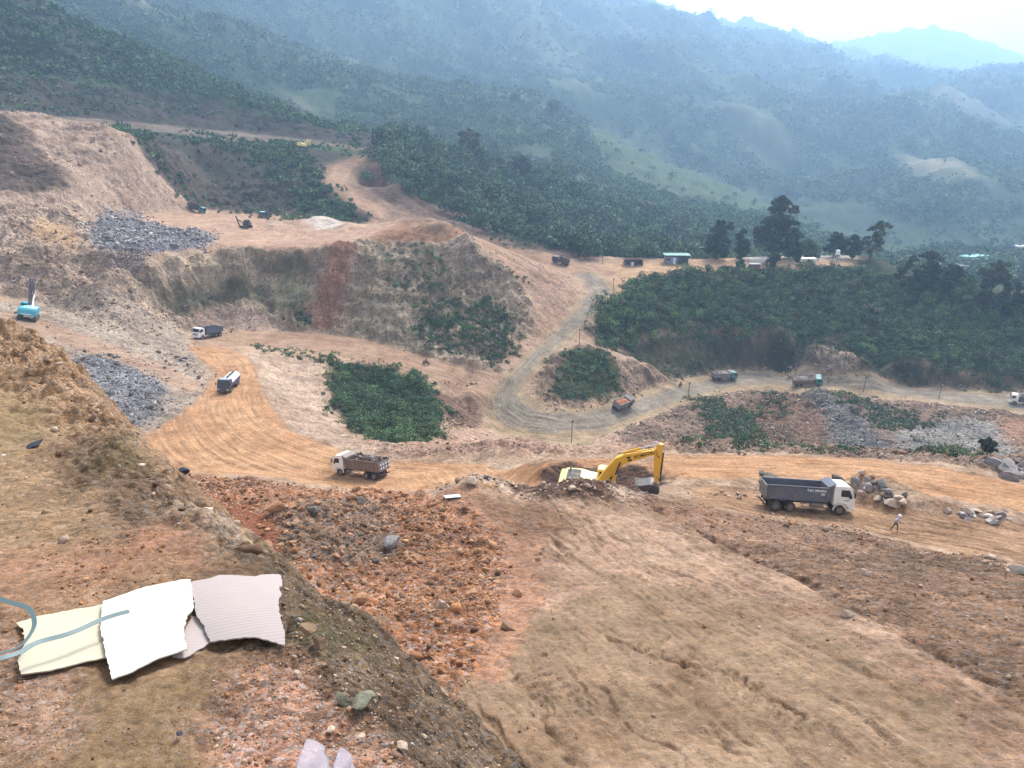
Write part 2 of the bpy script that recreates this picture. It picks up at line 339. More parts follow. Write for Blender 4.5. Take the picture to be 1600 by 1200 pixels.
zone('red scar', [(505,384),(560,380),(552,420),(540,470),(535,520),(480,512),(492,470),(510,420)], K(184,128,98), K(146,106,84), 1.0, .6, ((530,385),(510,510)), .6)
zone('dry face', [(545,470),(640,460),(720,475),(700,540),(640,545),(560,524)], K(186,166,138), K(136,118,94), .9, .5, ((600,460),(600,530)), .7)
zone('hill rock', [(690,372),(745,385),(780,440),(740,440),(700,400)], K(184,158,136), K(128,108,90), 1.0, .8)
zone('toe', [(290,515),(320,478),(370,490),(450,498),(450,517)], K(205,170,145), K(178,146,122), .5, .7)
zone('flank', [(745,385),(800,402),(885,430),(912,452),(893,482),(848,532),(800,580),(770,575),(835,505),(835,470),(800,428)], K(208,166,136), K(170,130,104), .5, .5)
zone('cut bank', [(588,238),(600,262),(640,300),(700,335),(760,358),(850,383),(940,400),(935,412),(880,402),(800,382),(740,371),(650,341),(610,321),(571,301),(555,281),(562,262)], K(146,112,92), K(118,92,76), .5, .6)
zone('woods floor', [(1380,398),(1600,430),(1760,450),(1760,515),(1600,486),(1450,450),(1330,420),(1335,400)], K(62,74,48), K(84,86,56), .6, .1)
# middle ground
zone('quarry floor', [(60,475),(300,520),(330,610),(240,680),(150,640),(90,540),(-60,470)], K(208,182,156), K(168,146,126), .4, .7)
zone('grey rocks', [(112,560),(190,553),(262,600),(250,640),(215,672),(170,640),(120,580)], K(165,160,164), K(128,122,126), .4, 1.0)
zone('pink soil', [(375,550),(515,560),(522,640),(560,688),(620,716),(520,700),(450,672),(415,630),(400,590)], K(224,190,160), K(190,156,130), .5, .5, ((400,560),(480,690)), .35)
zone('gully', [(515,562),(600,572),(672,600),(690,640),(682,682),(620,692),(558,678),(522,640)], K(58,72,46), K(80,86,56), .8, .2)
zone('pit', [(675,602),(735,622),(752,648),(755,668),(720,668),(690,655)], K(158,118,92), K(120,90,70), .6, .8)
zone('berm back', [(560,688),(690,672),(760,668),(850,692),(960,676),(1040,660),(1050,706),(850,706),(700,708),(620,716)], K(212,170,140), K(185,142,115), .55, .8)
zone('nose', [(832,590),(860,560),(905,536),(960,560),(1060,596),(1000,612),(920,632),(870,635),(835,622)], K(176,142,116), K(140,112,90), .8, .7, ((980,560),(1010,610)), .5)
zone('nose green', [(880,560),(930,545),(968,580),(965,615),(915,628),(870,630),(862,600)], K(62,76,48), K(90,88,60), .7, .2)
zone('under road', [(960,676),(1060,634),(1130,616),(1200,609),(1300,611),(1400,624),(1500,636),(1600,650),(1750,668),(1750,775),(1600,750),(1450,722),(1200,710),(1050,706)], K(170,136,112), K(128,104,84), .7, .9)
zone('brown cone', [(1160,625),(1240,606),(1330,650),(1360,700),(1200,700)], K(146,108,82), K(112,86,66), .7, .9)
zone('grey cone', [(1235,606),(1290,608),(1345,650),(1420,706),(1350,706),(1290,650)], K(140,134,130), K(98,94,92), .6, 1.0)
zone('valley floor', [(1395,675),(1500,652),(1560,662),(1600,700),(1570,718),(1440,712)], K(176,166,152), K(130,124,120), .4, .9)
zone('orange gully', [(1560,655),(1640,655),(1640,720),(1600,705)], K(190,140,105), K(150,112,88), .5, .5)
zone('green face', [(950,470),(1000,438),(1100,425),(1200,424),(1320,416),(1450,445),(1600,480),(1750,505),(1750,598),(1600,590),(1500,580),(1400,566),(1300,542),(1200,518),(1100,512),(1000,526),(945,545),(925,520)], K(60,72,46), K(82,86,56), .8, .1)
zone('low bank', [(945,545),(1000,527),(1100,513),(1200,519),(1300,543),(1400,567),(1500,581),(1600,591),(1750,600),(1750,625),(1600,612),(1500,606),(1400,597),(1280,582),(1200,574),(1140,576),(1100,585),(1050,592),(990,560)], K(108,98,76), K(62,66,48), .7, .3, ((1200,520),(1210,570)), .7)
zone('rock streak', [(1270,525),(1320,528),(1345,585),(1365,592),(1280,581),(1262,560)], K(185,155,130), K(140,118,98), .9, .8, ((1290,525),(1310,580)), .9)
zone('rock streak', [(1080,525),(1095,525),(1110,560),(1095,562)], K(165,145,125), K(120,110,92), .9, .6, ((1085,525),(1100,560)), .9)
zone('top pad', [(935,412),(1060,407),(1200,400),(1335,396),(1330,412),(1200,421),(1100,423),(1000,440),(962,470),(915,450)], K(222,180,138), K(200,155,116), .2, .3)
zone('pad white', [(1150,400),(1330,396),(1330,406),(1160,408)], K(225,210,190), K(205,185,165), .1, .3)
zone('white pile', [(478,345),(490,332),(515,332),(540,348),(530,360),(490,358)], K(240,222,206), K(215,190,170), .3, .5)
zone('tan pile', [(400,352),(425,340),(450,348),(470,356),(430,362)], K(224,188,156), K(190,150,120), .4, .6)
# roads
def road(name, up, lo, c1, c2, s=.8, rough=.07, rk=.12, mid=None):
    mid = mid or [((a[0] + b[0]) / 2, (a[1] + b[1]) / 2) for a, b in zip(up, lo)]
    zone(name, list(up) + list(lo)[::-1], c1, c2, rough, rk, None, s, .6, line=mid)
ORG, ORG2 = K(228,176,130), K(204,150,106)
road('spur road', [(-60,476),(60,497),(130,522),(200,547),(260,571),(320,600)], [(-60,500),(40,512),(100,540),(190,566),(240,592),(300,618)], K(208,172,145), K(185,148,122), .5)
road('haul road', [(1700,785),(1600,757),(1450,728),(1350,718),(1200,712),(1050,708),(950,718),(850,722),(750,725),(650,722),(600,721),(520,700),(455,672),(420,632),(405,600),(398,570),(375,552),(330,538)],
     [(1700,812),(1600,800),(1450,774),(1350,757),(1200,748),(1050,747),(950,752),(850,766),(750,768),(650,768),(560,766),(440,748),(300,740),(215,690),(290,642),(318,615),(338,580),(290,542)], ORG, ORG2, .9, .10, .15, [(1700,798),(1580,772),(1450,750),(1330,737),(1200,730),(1050,728),(950,735),(850,744),(750,747),(650,745),(600,743),(555,738),(515,730),(478,720),(445,708),(415,694),(388,678),(368,660),(355,640),(352,620),(358,600),(362,585),(355,570),(340,555),(315,541)])
road('pad road', [(1080,758),(1200,768),(1330,778),(1430,798),(1520,810),(1600,820),(1750,842)], [(1080,785),(1200,806),(1330,824),(1400,842),(1500,862),(1600,885),(1750,915)], K(205,165,128), K(182,140,106), .8)
road('middle road', [(300,516),(370,514),(450,517),(540,525),(620,543),(700,568),(760,579),(800,590)], [(300,540),(375,541),(440,543),(520,554),(600,574),(680,594),(735,620),(765,655)], K(206,168,138), K(184,145,116), .7)
zone('road flank', [(500,262),(560,240),(590,240),(565,262),(560,282),(590,310),(650,336),(760,368),(700,372),(640,356),(585,343),(545,325),(512,294),(498,275)], K(176,140,112), K(140,110,88), .4, .4)
road('top road', [(582,241),(553,260),(542,281),(560,304),(600,326),(645,345),(735,374),(800,385),(880,403),(920,414),(960,426)], [(555,243),(520,262),(511,278),(527,300),(562,325),(600,343),(645,354),(750,388),(850,414),(890,428),(915,450)], K(206,166,134), K(175,136,108), .7)
HP_UP = [(940,425),(965,455),(952,476),(925,502),(895,530),(858,558),(830,587),(818,606),(834,626),(870,637),(920,635),(960,625),(1000,613),(1060,597),(1100,586),(1140,577),(1200,575),(1280,583),(1400,598),(1500,608),(1600,614),(1750,628)]
HP_LO = [(890,428),(915,450),(897,480),(872,505),(850,530),(820,556),(793,584),(762,620),(757,650),(775,672),(840,690),(930,685),(990,662),(1060,634),(1130,614),(1160,608),(1200,606),(1290,608),(1400,621),(1500,633),(1600,646),(1750,664)]
road('hairpin', HP_UP, HP_LO, K(205,175,138), K(176,150,120), .6)
mix = lambda a, b, t: [((1 - t) * p[0] + t * q[0], (1 - t) * p[1] + t * q[1]) for p, q in zip(a, b)]
road('hairpin gravel', mix(HP_UP, HP_LO, .22), mix(HP_UP, HP_LO, .80), K(180,164,144), K(154,138,120), .9)
# near bench
zone('bench', [(430,760),(700,768),(1000,776),(1200,806),(1400,845),(1600,892),(1800,930),(1800,1500),(300,1500),(300,760)], K(204,166,136), K(172,134,106), .16, .4, ((900,830),(1350,1110)), .45)
zone('bench clay', [(760,1010),(1000,880),(1250,960),(1500,1100),(1500,1400),(700,1400),(720,1060)], K(192,158,126), K(166,134,104), .09, .25, ((900,860),(1250,1100)), .35)
zone('bench sand', [(850,790),(980,800),(1100,860),(1180,930),(1000,900),(860,860)], K(212,174,142), K(190,150,120), .10, .3, ((900,830),(1350,1110)), .4)
zone('brown band', [(985,776),(1180,806),(1330,830),(1480,866),(1600,894),(1760,925),(1760,1170),(1600,1092),(1430,1005),(1250,905),(1120,845),(1030,800)], K(164,124,94), K(128,98,74), .24, .8, ((1050,800),(1600,1080)), .35)
zone('rust patch', [(985,776),(1180,806),(1260,850),(1150,850),(1060,815)], K(188,144,112), K(164,122,94), .2, .6, ((1050,800),(1600,1080)), .3)
zone('rust left', [(640,775),(800,790),(850,850),(840,960),(790,1060),(720,1090),(700,900)], K(204,150,116), K(186,136,104), .12, .5)
zone('moist', [(740,772),(860,775),(900,830),(820,850),(760,820)], K(172,130,100), K(150,110,82), .15, .5)
zone('rubble', [(250,742),(400,750),(560,767),(650,772),(740,800),(790,850),(790,930),(750,1010),(725,1090),(640,1060),(540,1000),(430,900),(300,830)], K(198,136,94), K(160,110,78), .45, 1.0)
zone('stone rubble', [(430,800),(520,775),(610,790),(630,850),(570,890),(500,880),(430,870)], K(170,132,104), K(140,110,90), .6, 1.0)
zone('red face', [(340,790),(390,785),(425,810),(440,860),(405,875),(370,850)], K(180,112,80), K(160,98,72), .15, .1)
zone('crest stones', [(680,770),(720,745),(770,748),(860,757),(980,764),(1060,778),(1000,785),(900,778),(800,776)], K(225,190,160), K(195,155,128), .4, .9)
zone('pit soil', [(780,752),(850,728),(900,722),(960,728),(1020,738),(1050,748),(1010,768),(930,790),(865,775)], K(122,88,68), K(96,72,58), .5, .7)

N = len(GX.ravel())
COL = np.zeros(GX.shape + (3,)); ROUGH = np.zeros(GX.shape); RK = np.zeros(GX.shape); ST = np.zeros(GX.shape + (3,))
n_a = fbm(GX / 14, GY / 14, 4, 11); n_b = fbm(GX / 3.1, GY / 3.1, 3, 12)
n_c = fbm(GX / 2.4, GY / 2.4, 4, 13, .6) * np.where(RR < 345, 1, .4); n_d = fbm(GX / .7, GY / .7, 2, 14)*np.where(RR < 345, 1, .3)
def tint(shape_idx, c1, c2):
    t = np.clip(.5 + 1.1 * n_a[shape_idx] + .7 * n_b[shape_idx], 0, 1)[:, None]
    return c1 * (1 - t) + c2 * t
allm = np.ones(GX.shape, bool)
far = RR > 345
COL[allm] = tint(allm, K(216,180,148), K(184,148,118)); ROUGH[:] = .3; RK[:] = .4
ff = np.clip(.5 + 1.6 * fbm(GX / 160, GY / 160, 4, 31) + .5 * fbm(GX / 30, GY / 30, 3, 33), 0, 1)[..., None]
fc = K(46,66,44) * (1 - ff) + K(82,102,64) * ff
fp = smooth(.28, .42, fbm(GX / 110, GY / 110, 3, 35))[..., None]
fc = fc * (1 - fp) + K(118,116,86) * fp
COL[far] = fc[far]; ROUGH[far] = .8; RK[far] = .05
sel = far & False
WX = GX + 1.3 * fbm(GX / 5, GY / 5, 3, 41); WY = GY + 1.3 * fbm(GX / 5 + 50, GY / 5, 3, 42)
WX += np.clip((RR - 350) / 60, 0, 12) * perlin(GX / 60, GY / 60, 43); WY += np.clip((RR - 350) / 60, 0, 12) * perlin(GX / 60, GY / 60 + 9, 44)
zmask = {}
allpx = [p for z in Z_ for p in z['px'] + (z['line'] or []) + list(z['d'] or [])]
gp = ground([p[0] for p in allpx], [p[1] for p in allpx]); k = 0
for z in Z_:
    n = len(z['px']); poly = gp[k:k + n]; k += n
    n2 = len(z['line'] or []); ln = gp[k:k + n2]; k += n2
    n3 = len(z['d'] or []); dd = gp[k:k + n3]; k += n3
    z['world'] = poly; z['lw'] = ln
    lo = poly.min(0); hi = poly.max(0)
    wf = .45 if n2 else 1.0
    bb = (WX > lo[0] - 3) & (WX < hi[0] + 3) & (WY > lo[1] - 3) & (WY < hi[1] + 3)
    idx = np.nonzero(bb)
    xx = GX[idx] * (1 - wf) + WX[idx] * wf; yy = GY[idx] * (1 - wf) + WY[idx] * wf
    ins = in_poly([tuple(p) for p in poly], xx, yy)
    hit = (idx[0][ins], idx[1][ins])
    zmask.setdefault(z['name'], []).append(hit)
    if not len(hit[0]): print('EMPTY ZONE', z['name']); continue
    pad = 26
    i0, i1 = max(hit[0].min() - pad, 0), hit[0].max() + pad; j0, j1 = max(hit[1].min() - pad, 0), hit[1].max() + pad
    sl = (slice(i0, i1), slice(j0, j1)); mk = np.zeros(GX[sl].shape); mk[(hit[0] - i0, hit[1] - j0)] = 1
    kb = 3 if n2 else (3 if z['name'] in ('grey talus', 'red face', 'ledge road') else 7)
    for _q in range(2): mk = blur(blur(mk, kb, 0), kb, 1)
    al = smooth(.30, .70, mk + (.22 if n2 else .55) * (1.0 * n_c[sl] + .9 * n_d[sl]) * (mk > .01))
    sub = np.nonzero(al > .01); idx = (sub[0] + i0, sub[1] + j0); aw = al[sub]; a3 = aw[:, None]
    COL[idx] = COL[idx] * (1 - a3) + tint(idx, z['c1'], z['c2']) * a3
    ROUGH[idx] = ROUGH[idx] * (1 - aw) + z['rough'] * aw; RK[idx] = RK[idx] * (1 - aw) + z['rk'] * aw
    hard = aw > .5; idx = (idx[0][hard], idx[1][hard]); ST[idx] = 0
    if n3:
        dv = dd[1][:2] - dd[0][:2]; dv = dv / (np.hypot(*dv) + 1e-9)
        if z['s'] > .25 and z['name'] not in ('bench', 'bench clay', 'bench sand', 'brown band', 'rust patch', 'platform'):
            x0, y0 = GX[idx], GY[idx]
            r0 = np.hypot(x0, y0); a0 = np.arctan2(x0, y0)
            ST[idx] = np.stack([a0 * r0.mean(), (r0 - r0.mean()), np.full(r0.shape, z['s'])], -1)
        else:
            ST[idx] = np.stack([GX[idx] * dv[1] - GY[idx] * dv[0], GX[idx] * dv[0] + GY[idx] * dv[1], np.full(len(idx[0]), z['s'])], -1)
    if n2:
        x0, y0 = GX[idx], GY[idx]; best = np.full(x0.shape, 1e9); ac = np.zeros(x0.shape); al = np.zeros(x0.shape); run = 0
        for a, b in zip(ln[:-1], ln[1:]):
            d = b[:2] - a[:2]; L = np.hypot(*d) + 1e-9; d = d / L
            t = np.clip((x0 - a[0]) * d[0] + (y0 - a[1]) * d[1], 0, L)
            ex, ey = x0 - a[0] - d[0] * t, y0 - a[1] - d[1] * t; dist = np.hypot(ex, ey)
            m = dist < best; best[m] = dist[m]; ac[m] = (dist * np.sign(ex * d[1] - ey * d[0]))[m]; al[m] = (run + t)[m]; run += L
        ST[idx] = np.stack([ac + 40, al, np.full(x0.shape, z['s'])], -1)
bp_ = np.clip(smooth(.02, .5, fbm(GX / 5, GY / 9, 4, 63, .6)), 0, 1) * (RR < 90); COL *= (1 - .26 * bp_[..., None] * np.array([.8, 1.0, 1.15]))
for q in range(2):                           # soft borders about half a metre wide
    for arr in (COL[..., 0], COL[..., 1], COL[..., 2], ROUGH, RK):
        arr[:] = blur(blur(arr, 1, 0), 1, 1)

# ------------------------------------------------------------------ relief
hz = 0
n8 = fbm(GX / 9, GY / 9, 3, 51); n2_ = fbm(GX / 2.2, GY / 2.2, 3, 52); nr = ridged(GX / 3.4, GY / 3.4, 3, 53)
nf = fbm(GX / .6, GY / .6, 2, 54)
near_fade = 1 - smooth(600, 1500, RR)
GZ0 = GZ.copy()
nr2 = ridged(GX / 11 + 3, GY / 11, 4, 55)
dz = ROUGH * (1.5 * n8 + .85 * n2_ + .55 * (nr - .3) * (.3 + RK) + np.clip(ROUGH - .45, 0, 1) * 3.2 * (nr2 - .3)) + RK * ROUGH * .35 * nf
saw = (GZ0 / 3.4 + .9 * n8 + .25 * n2_) % 1.0
stepm = np.clip((ROUGH - .5) * 2.2, 0, 1) * (RR < 345)
dz += stepm * 1.3 * (smooth(.0, .4, saw) - saw)
jag = ridged(GX / 1.6 + 8, GY / 1.6, 3, 56); dz += np.clip((ROUGH - .4) * 1.6, 0, 1) * RK * .5 * (jag - .3)
dz += .05 * nf * (RR < 120) + .07 * (RR < 95) * fbm(GX / 1.3, GY / 1.3, 3, 57)
# ruts and strips follow the stripe coordinates
sm = ST[..., 2]
rut = perlin(ST[..., 0] * 1.15, ST[..., 1] * .035, 61) + .5 * perlin(ST[..., 0] * 3.1, ST[..., 1] * .09, 62)
dz += .15 * rut * sm * (ROUGH < .2) + .55 * rut * sm * (ROUGH > .6) * np.clip(ROUGH, 0, 1)
fm = smooth(380, 900, RR) * smooth(0, 1, (RR - 380) / 400)
bigr = .65 * ridged(GX / 420 + .3, GY / 420, 5, 71, .55) + .35 * ridged((GX * .7 + GY * .7) / 190, (GX * .7 - GY * .7) / 260, 4, 73, .55)
dz += fm * np.clip((RR - 350) / 1500, 0, 1) * 105 * (bigr - .25) + smooth(360, 450, RR) * 2.5 * fbm(GX / 25, GY / 25, 4, 72)
GZ = GZ + dz * np.where(RR > 345, smooth(345, 500, RR) * .8 + .3, 1)
_bm = (RR < 95) & (ROUGH < .2) & (sm > .1) & (GY < 64)
_ri = ridged(ST[..., 0] / 2.6 + .25 * n2_, ST[..., 1] / 22, 3, 64, .6); _ri2 = ridged(ST[..., 0] / .9, ST[..., 1] / 7 + .3 * n8, 2, 65)
GZ -= _bm * (.72 * np.clip(_ri - .50, 0, 1) * np.clip(.55 + 1.8 * n8, 0, 1.3) + .30 * np.clip(_ri2 - .45, 0, 1) * np.clip(.4 + 2 * n_a, 0, 1))
# dozer berms, ditch and grouser prints on the bench
def groove(pts, wdt, dep, G):
    w3 = ground([p[0] for p in pts], [p[1] for p in pts])
    m = np.nonzero((RR < 95)); x0 = GX[m] + .5 * n2_[m]; y0 = GY[m] + .3 * nf[m]; best = np.full(x0.shape, 1e9)
    for a, b in zip(w3[:-1], w3[1:]):
        d = b[:2] - a[:2]; L = np.hypot(*d) + 1e-9; d = d / L
        t = np.clip((x0 - a[0]) * d[0] + (y0 - a[1]) * d[1], 0, L)
        best = np.minimum(best, np.hypot(x0 - a[0] - d[0] * t, y0 - a[1] - d[1] * t))
    dep = dep * (.35 + .9 * np.clip(.5 + 1.3 * fbm(x0 / 2.5, y0 / 2.5, 2, 58), 0, 1.3)) if wdt > .1 else dep * (.5 + 1.0 * np.clip(.5 + fbm(x0 / 1.5, y0 / 1.5, 2, 59), 0, 1))
    g = np.exp(-(best / wdt) ** 2) * dep * (1 - .8 * np.exp(-((best - 1.6 * wdt) / wdt) ** 2))
    G[m] -= g * (.75 if wdt > .14 else 1.1)
GR = [([(1010,782),(1120,843),(1250,903),(1340,950),(1430,1003),(1520,1050),(1620,1100)], .4, .38), ([(950,1000),(1040,1030),(1130,1052),(1200,1085),(1270,1122)], .18, .32), ([(868,850),(905,880),(940,900)], .25, .28),
      ([(1060,893),(1120,915),(1170,935)], .2, .25), ([(890,1045),(920,1085),(960,1115),(1000,1150),(1060,1170)], .16, .25), ([(1290,1085),(1345,1120),(1400,1160)], .18, .28), ([(1215,935),(1270,965)], .2, .22),
      ([(960,870),(985,895),(965,925)], .15, .15), ([(1100,1120),(1140,1165),(1180,1185)], .15, .22), ([(905,830),(1000,880),(1100,925)], .25, .16), ([(1000,900),(1150,980),(1300,1060)], .2, .12), ([(720,960),(800,1040)], .2, .1),
      ([(1060,1000),(1200,1080),(1350,1180)], .25, .14), ([(1400,980),(1600,1120)], .3, .18), ([(870,940),(960,1010),(1080,1100)], .2, .14), ([(780,1090),(860,1160),(900,1200)], .2, .16), ([(1130,870),(1240,930)], .25, .15), ([(1200,880),(1300,925),(1420,990)], .3, .2),
      ([(1230,1020),(1330,1070),(1450,1150)], .22, .16), ([(1380,1060),(1480,1130),(1560,1190)], .22, .18), ([(840,820),(900,860)], .25, .15)]
for k in range(11):
    u = 1005 + k * 17; v = 985 + k * 8.2; GR.append(([(u + 14, v), (u - 8, v + 26)], .13, .22))
for k in range(9):
    u = 775 + k * 14; v = 1030 + k * 9; GR.append(([(u + 42, v - 5), (u - 8, v + 16)], .13, .14))
for k in range(9):
    u = 1130 + k * 17; v = 1060 + k * 9; GR.append(([(u + 12, v), (u - 6, v + 22)], .13, .14))
for pts, a, b in GR: groove(pts, a, b, GZ)

# ------------------------------------------------------------------ materials
def new_mat(name):
    m = bpy.data.materials.new(name); m.use_nodes = True; return m, m.node_tree, m.node_tree.nodes['Principled BSDF']
class NB:
    def __init__(s, nt): s.nt = nt; s.n = nt.nodes; s.l = nt.links
    def node(s, t, **kw):
        q = s.n.new(t)
        for k, v in kw.items(): setattr(q, k, v)
        return q
    def set(s, q, name, v):
        if hasattr(v, 'is_linked') or isinstance(v, bpy.types.NodeSocket): s.l.new(v, q.inputs[name])
        else: q.inputs[name].default_value = v
    def noise(s, vec, scale, detail=4, rough=.55):
        q = s.node('ShaderNodeTexNoise'); s.l.new(vec, q.inputs['Vector']); q.inputs['Scale'].default_value = scale
        q.inputs['Detail'].default_value = detail; q.inputs['Roughness'].default_value = rough; return q.outputs['Fac']
    def vor(s, vec, scale, out='Distance', feat='F1'):
        q = s.node('ShaderNodeTexVoronoi', feature=feat); s.l.new(vec, q.inputs['Vector']); q.inputs['Scale'].default_value = scale; return q.outputs[out]
    def math(s, op, a, b=0.0, c=None):
        q = s.node('ShaderNodeMath', operation=op); s.set(q, 0, a); s.set(q, 1, b)
        if c is not None: s.set(q, 2, c)
        return q.outputs[0]
    def ramp(s, f, a, b, c=0.0, d=1.0):
        q = s.node('ShaderNodeMapRange'); s.set(q, 0, f); s.set(q, 1, a); s.set(q, 2, b); s.set(q, 3, c); s.set(q, 4, d); return q.outputs[0]
    def scalecol(s, col, f):
        q = s.node('ShaderNodeVectorMath', operation='SCALE'); s.l.new(col, q.inputs[0]); s.set(q, 'Scale', f); return q.outputs[0]
    def mix(s, f, a, b, mode='MIX'):
        q = s.node('ShaderNodeMix', data_type='RGBA', blend_type=mode); s.set(q, 0, f); s.set(q, 6, a); s.set(q, 7, b); return q.outputs[2]
    def attr(s, name): return s.node('ShaderNodeAttribute', attribute_name=name)

def soil_material(name, sc=1.0, bump=.5, fine=1.0):
    m, nt, bs = new_mat(name); b = NB(nt)
    co = b.node('ShaderNodeNewGeometry').outputs['Position']
    col = b.attr('Col').outputs['Color']; st = b.attr('st').outputs['Vector']; rk = b.attr('rk').outputs['Fac']
    sx = b.node('ShaderNodeSeparateXYZ'); nt.links.new(st, sx.inputs[0])
    cx = b.node('ShaderNodeCombineXYZ'); nt.links.new(b.math('MULTIPLY', sx.outputs[0], 1.6 * sc), cx.inputs[0]); nt.links.new(b.math('MULTIPLY', sx.outputs[1], .10 * sc), cx.inputs[1])
    strk = b.noise(cx.outputs[0], 1.0, 5, .6)
    na = b.noise(co, .35 * sc, 6, .62); nb = b.noise(co, 2.2 * sc, 6, .7); nc = b.noise(co, 11 * sc, 4, .7)
    va = b.vor(co, 1.5 * sc, 'Color'); vd = b.vor(co, 1.5 * sc); vb = b.vor(co, 5.5 * sc, 'Color'); vbd = b.vor(co, 5.5 * sc)
    g1 = b.node('ShaderNodeSeparateColor'); nt.links.new(va, g1.inputs[0]); g2 = b.node('ShaderNodeSeparateColor'); nt.links.new(vb, g2.inputs[0])
    f = b.ramp(na, .3, .7, .72, 1.24); f = b.math('MULTIPLY', f, b.ramp(nb, .25, .75, .58, 1.38)); f = b.math('MULTIPLY', f, b.ramp(nc, .25, .75, .78, 1.2))  # wide contrast also paints the shade of crevices into the soil colour
    s1 = b.math('MULTIPLY', b.math('SUBTRACT', strk, .5), b.math('MULTIPLY', b.math('MULTIPLY', sx.outputs[2], b.ramp(b.noise(co, .22 * sc, 3, .6), .35, .65, .35, 1.0)), 2.1)); f = b.math('MULTIPLY', f, b.math('ADD', s1, 1.0))
    # stones: some cells paler, some darker, with dark joints
    p1 = b.ramp(g1.outputs[0], .0, 1.0, -.34, .42); p2 = b.ramp(g2.outputs[0], .0, 1.0, -.34, .44)
    pp = b.math('MULTIPLY', b.math('ADD', p1, p2), rk); f = b.math('MULTIPLY', f, b.math('ADD', pp, 1.0))
    c2 = b.scalecol(col, f)
    grey = b.node('ShaderNodeHueSaturation'); grey.inputs['Saturation'].default_value = .55; nt.links.new(c2, grey.inputs['Color'])
    c3 = b.mix(b.math('MULTIPLY', b.ramp(g2.outputs[1], .6, .8), rk), c2, grey.outputs[0])
    nt.links.new(c3, bs.inputs['Base Color'])
    bs.inputs['Roughness'].default_value = .95; bs.inputs['Specular IOR Level'].default_value = .15
    h = b.math('ADD', b.math('MULTIPLY', nb, .35 / sc), b.math('MULTIPLY', nc, .10 / sc))
    h = b.math('ADD', h, b.math('MULTIPLY', b.math('MULTIPLY', vd, rk), -.45 / sc)); h = b.math('ADD', h, b.math('MULTIPLY', b.math('MULTIPLY', vbd, rk), -.14 / sc))
    h = b.math('ADD', h, b.math('MULTIPLY', s1, .25 / sc))
    bp = b.node('ShaderNodeBump'); bp.inputs['Strength'].default_value = bump; bp.inputs['Distance'].default_value = fine; nt.links.new(h, bp.inputs['Height']); nt.links.new(bp.outputs[0], bs.inputs['Normal'])
    return m
M_soil = soil_material('quarry_soil', 1.0, .8, 1.0)
RK3 = np.repeat(RK[..., None], 3, -1)
ground_ob = grid_mesh('ground', GX, GY, GZ, {'Col': np.clip(COL, 0, 1), 'rk': RK3, 'st': ST}, M_soil, flip=True)
ground_ob['kind'] = 'structure'

# ------------------------------------------------------------------ the ledge the photographer stands on
def on_plane(u, v):
    x, y, z = ray(u, v); t = 1.6 / (-z - .25 * y); return (float(x * t), float(y * t), float(z * t))
SIL = [(-260,478,.0),(-120,492,.0),(0,506,.05),(60,530,.1),(100,560,.15),(128,592,.2),(150,628,.2),(188,655,.25),(230,692,.3),(268,728,.35),(300,755,.4),(340,792,.4),(382,832,.4),(425,866,.4),(470,900,.45),(510,930,.5),(560,962,.6),(600,992,.65),(640,1030,.7),(680,1068,.75),(720,1115,.8),(770,1168,.85),(800,1205,.9),(880,1310,1.0),(980,1500,1.1)]
BRK = [(-260,482),(-120,497),(0,513),(50,540),(88,572),(110,602),(128,640),(160,668),(195,708),(230,748),(262,780),(300,822),(340,860),(378,895),(410,925),(445,960),(480,1000),(510,1040),(545,1085),(580,1125),(615,1165),(640,1210),(690,1310),(740,1500)]
LP = []
brk = [on_plane(*p) for p in BRK]; sil = []
for u, v, e in SIL:
    x, y, z = on_plane(u, v); D = -z + e; sil.append(at_drop(u, v, D))
LP += densify(brk, .25); LP += densify(sil, .25)
inner = [p[:2] for p in brk] + [(-1.5, -2), (-30, -2), (-30, 25)]
gx, gy = np.meshgrid(np.linspace(-26, 4, 61), np.linspace(-1.5, 24, 52))
ins = in_poly(inner, gx, gy)
for x, y in zip(gx[ins], gy[ins]): LP.append((float(x), float(y), -(1.6 + .25 * float(y))))
sd = densify(sil, .6)
for i, p in enumerate(sd):
    a = sd[max(0, i - 1)]; b = sd[min(len(sd) - 1, i + 1)]; dx, dy = b[0] - a[0], b[1] - a[1]; L = math.hypot(dx, dy) + 1e-9
    nx, ny = -dy / L, dx / L
    if nx + ny < 0: nx, ny = -nx, -ny
    sc_ = .25 + .03 * math.hypot(p[0], p[1])
    for o, dd in ((.5, 1.2), (1.3, 4.5), (3.0, 10), (6, 16.5)):
        LP.append((p[0] + nx * o * (.5 + sc_), p[1] + ny * o * (.5 + sc_), p[2] - dd))
LP += [(40, -3, -26), (40, 40, -40), (-60, 40, -40), (-60, -3, -12), (10, -3, -18), (0, 30, -30), (20, 10, -24)]
lr = [.7]
while lr[-1] < 34: lr.append(lr[-1] * 1.0052 + .001)
lr = np.array(lr); la = np.linspace(math.radians(-78), math.radians(62), 1000)
LR, LA = np.meshgrid(lr, la, indexing='ij'); LX = LR * np.sin(LA); LY = LR * np.cos(LA)
LZ = tri_interp(LP, LX, LY); LZ = np.where(np.isnan(LZ), -25, LZ)
for _ in range(2): LZ = blur(blur(LZ, 4, 0), 4, 1)
def lheight(x, y):
    r = np.hypot(x, y); a = np.arctan2(x, y)
    i = np.clip(np.interp(r, lr, np.arange(len(lr))), 0, len(lr) - 1.001); j = np.clip((a - la[0]) / (la[-1] - la[0]) * (len(la) - 1), 0, len(la) - 1.001)
    i0 = i.astype(int); j0 = j.astype(int); a = i - i0; b = j - j0
    return LZ[i0, j0] * (1 - a) * (1 - b) + LZ[i0 + 1, j0] * a * (1 - b) + LZ[i0, j0 + 1] * (1 - a) * b + LZ[i0 + 1, j0 + 1] * a * b
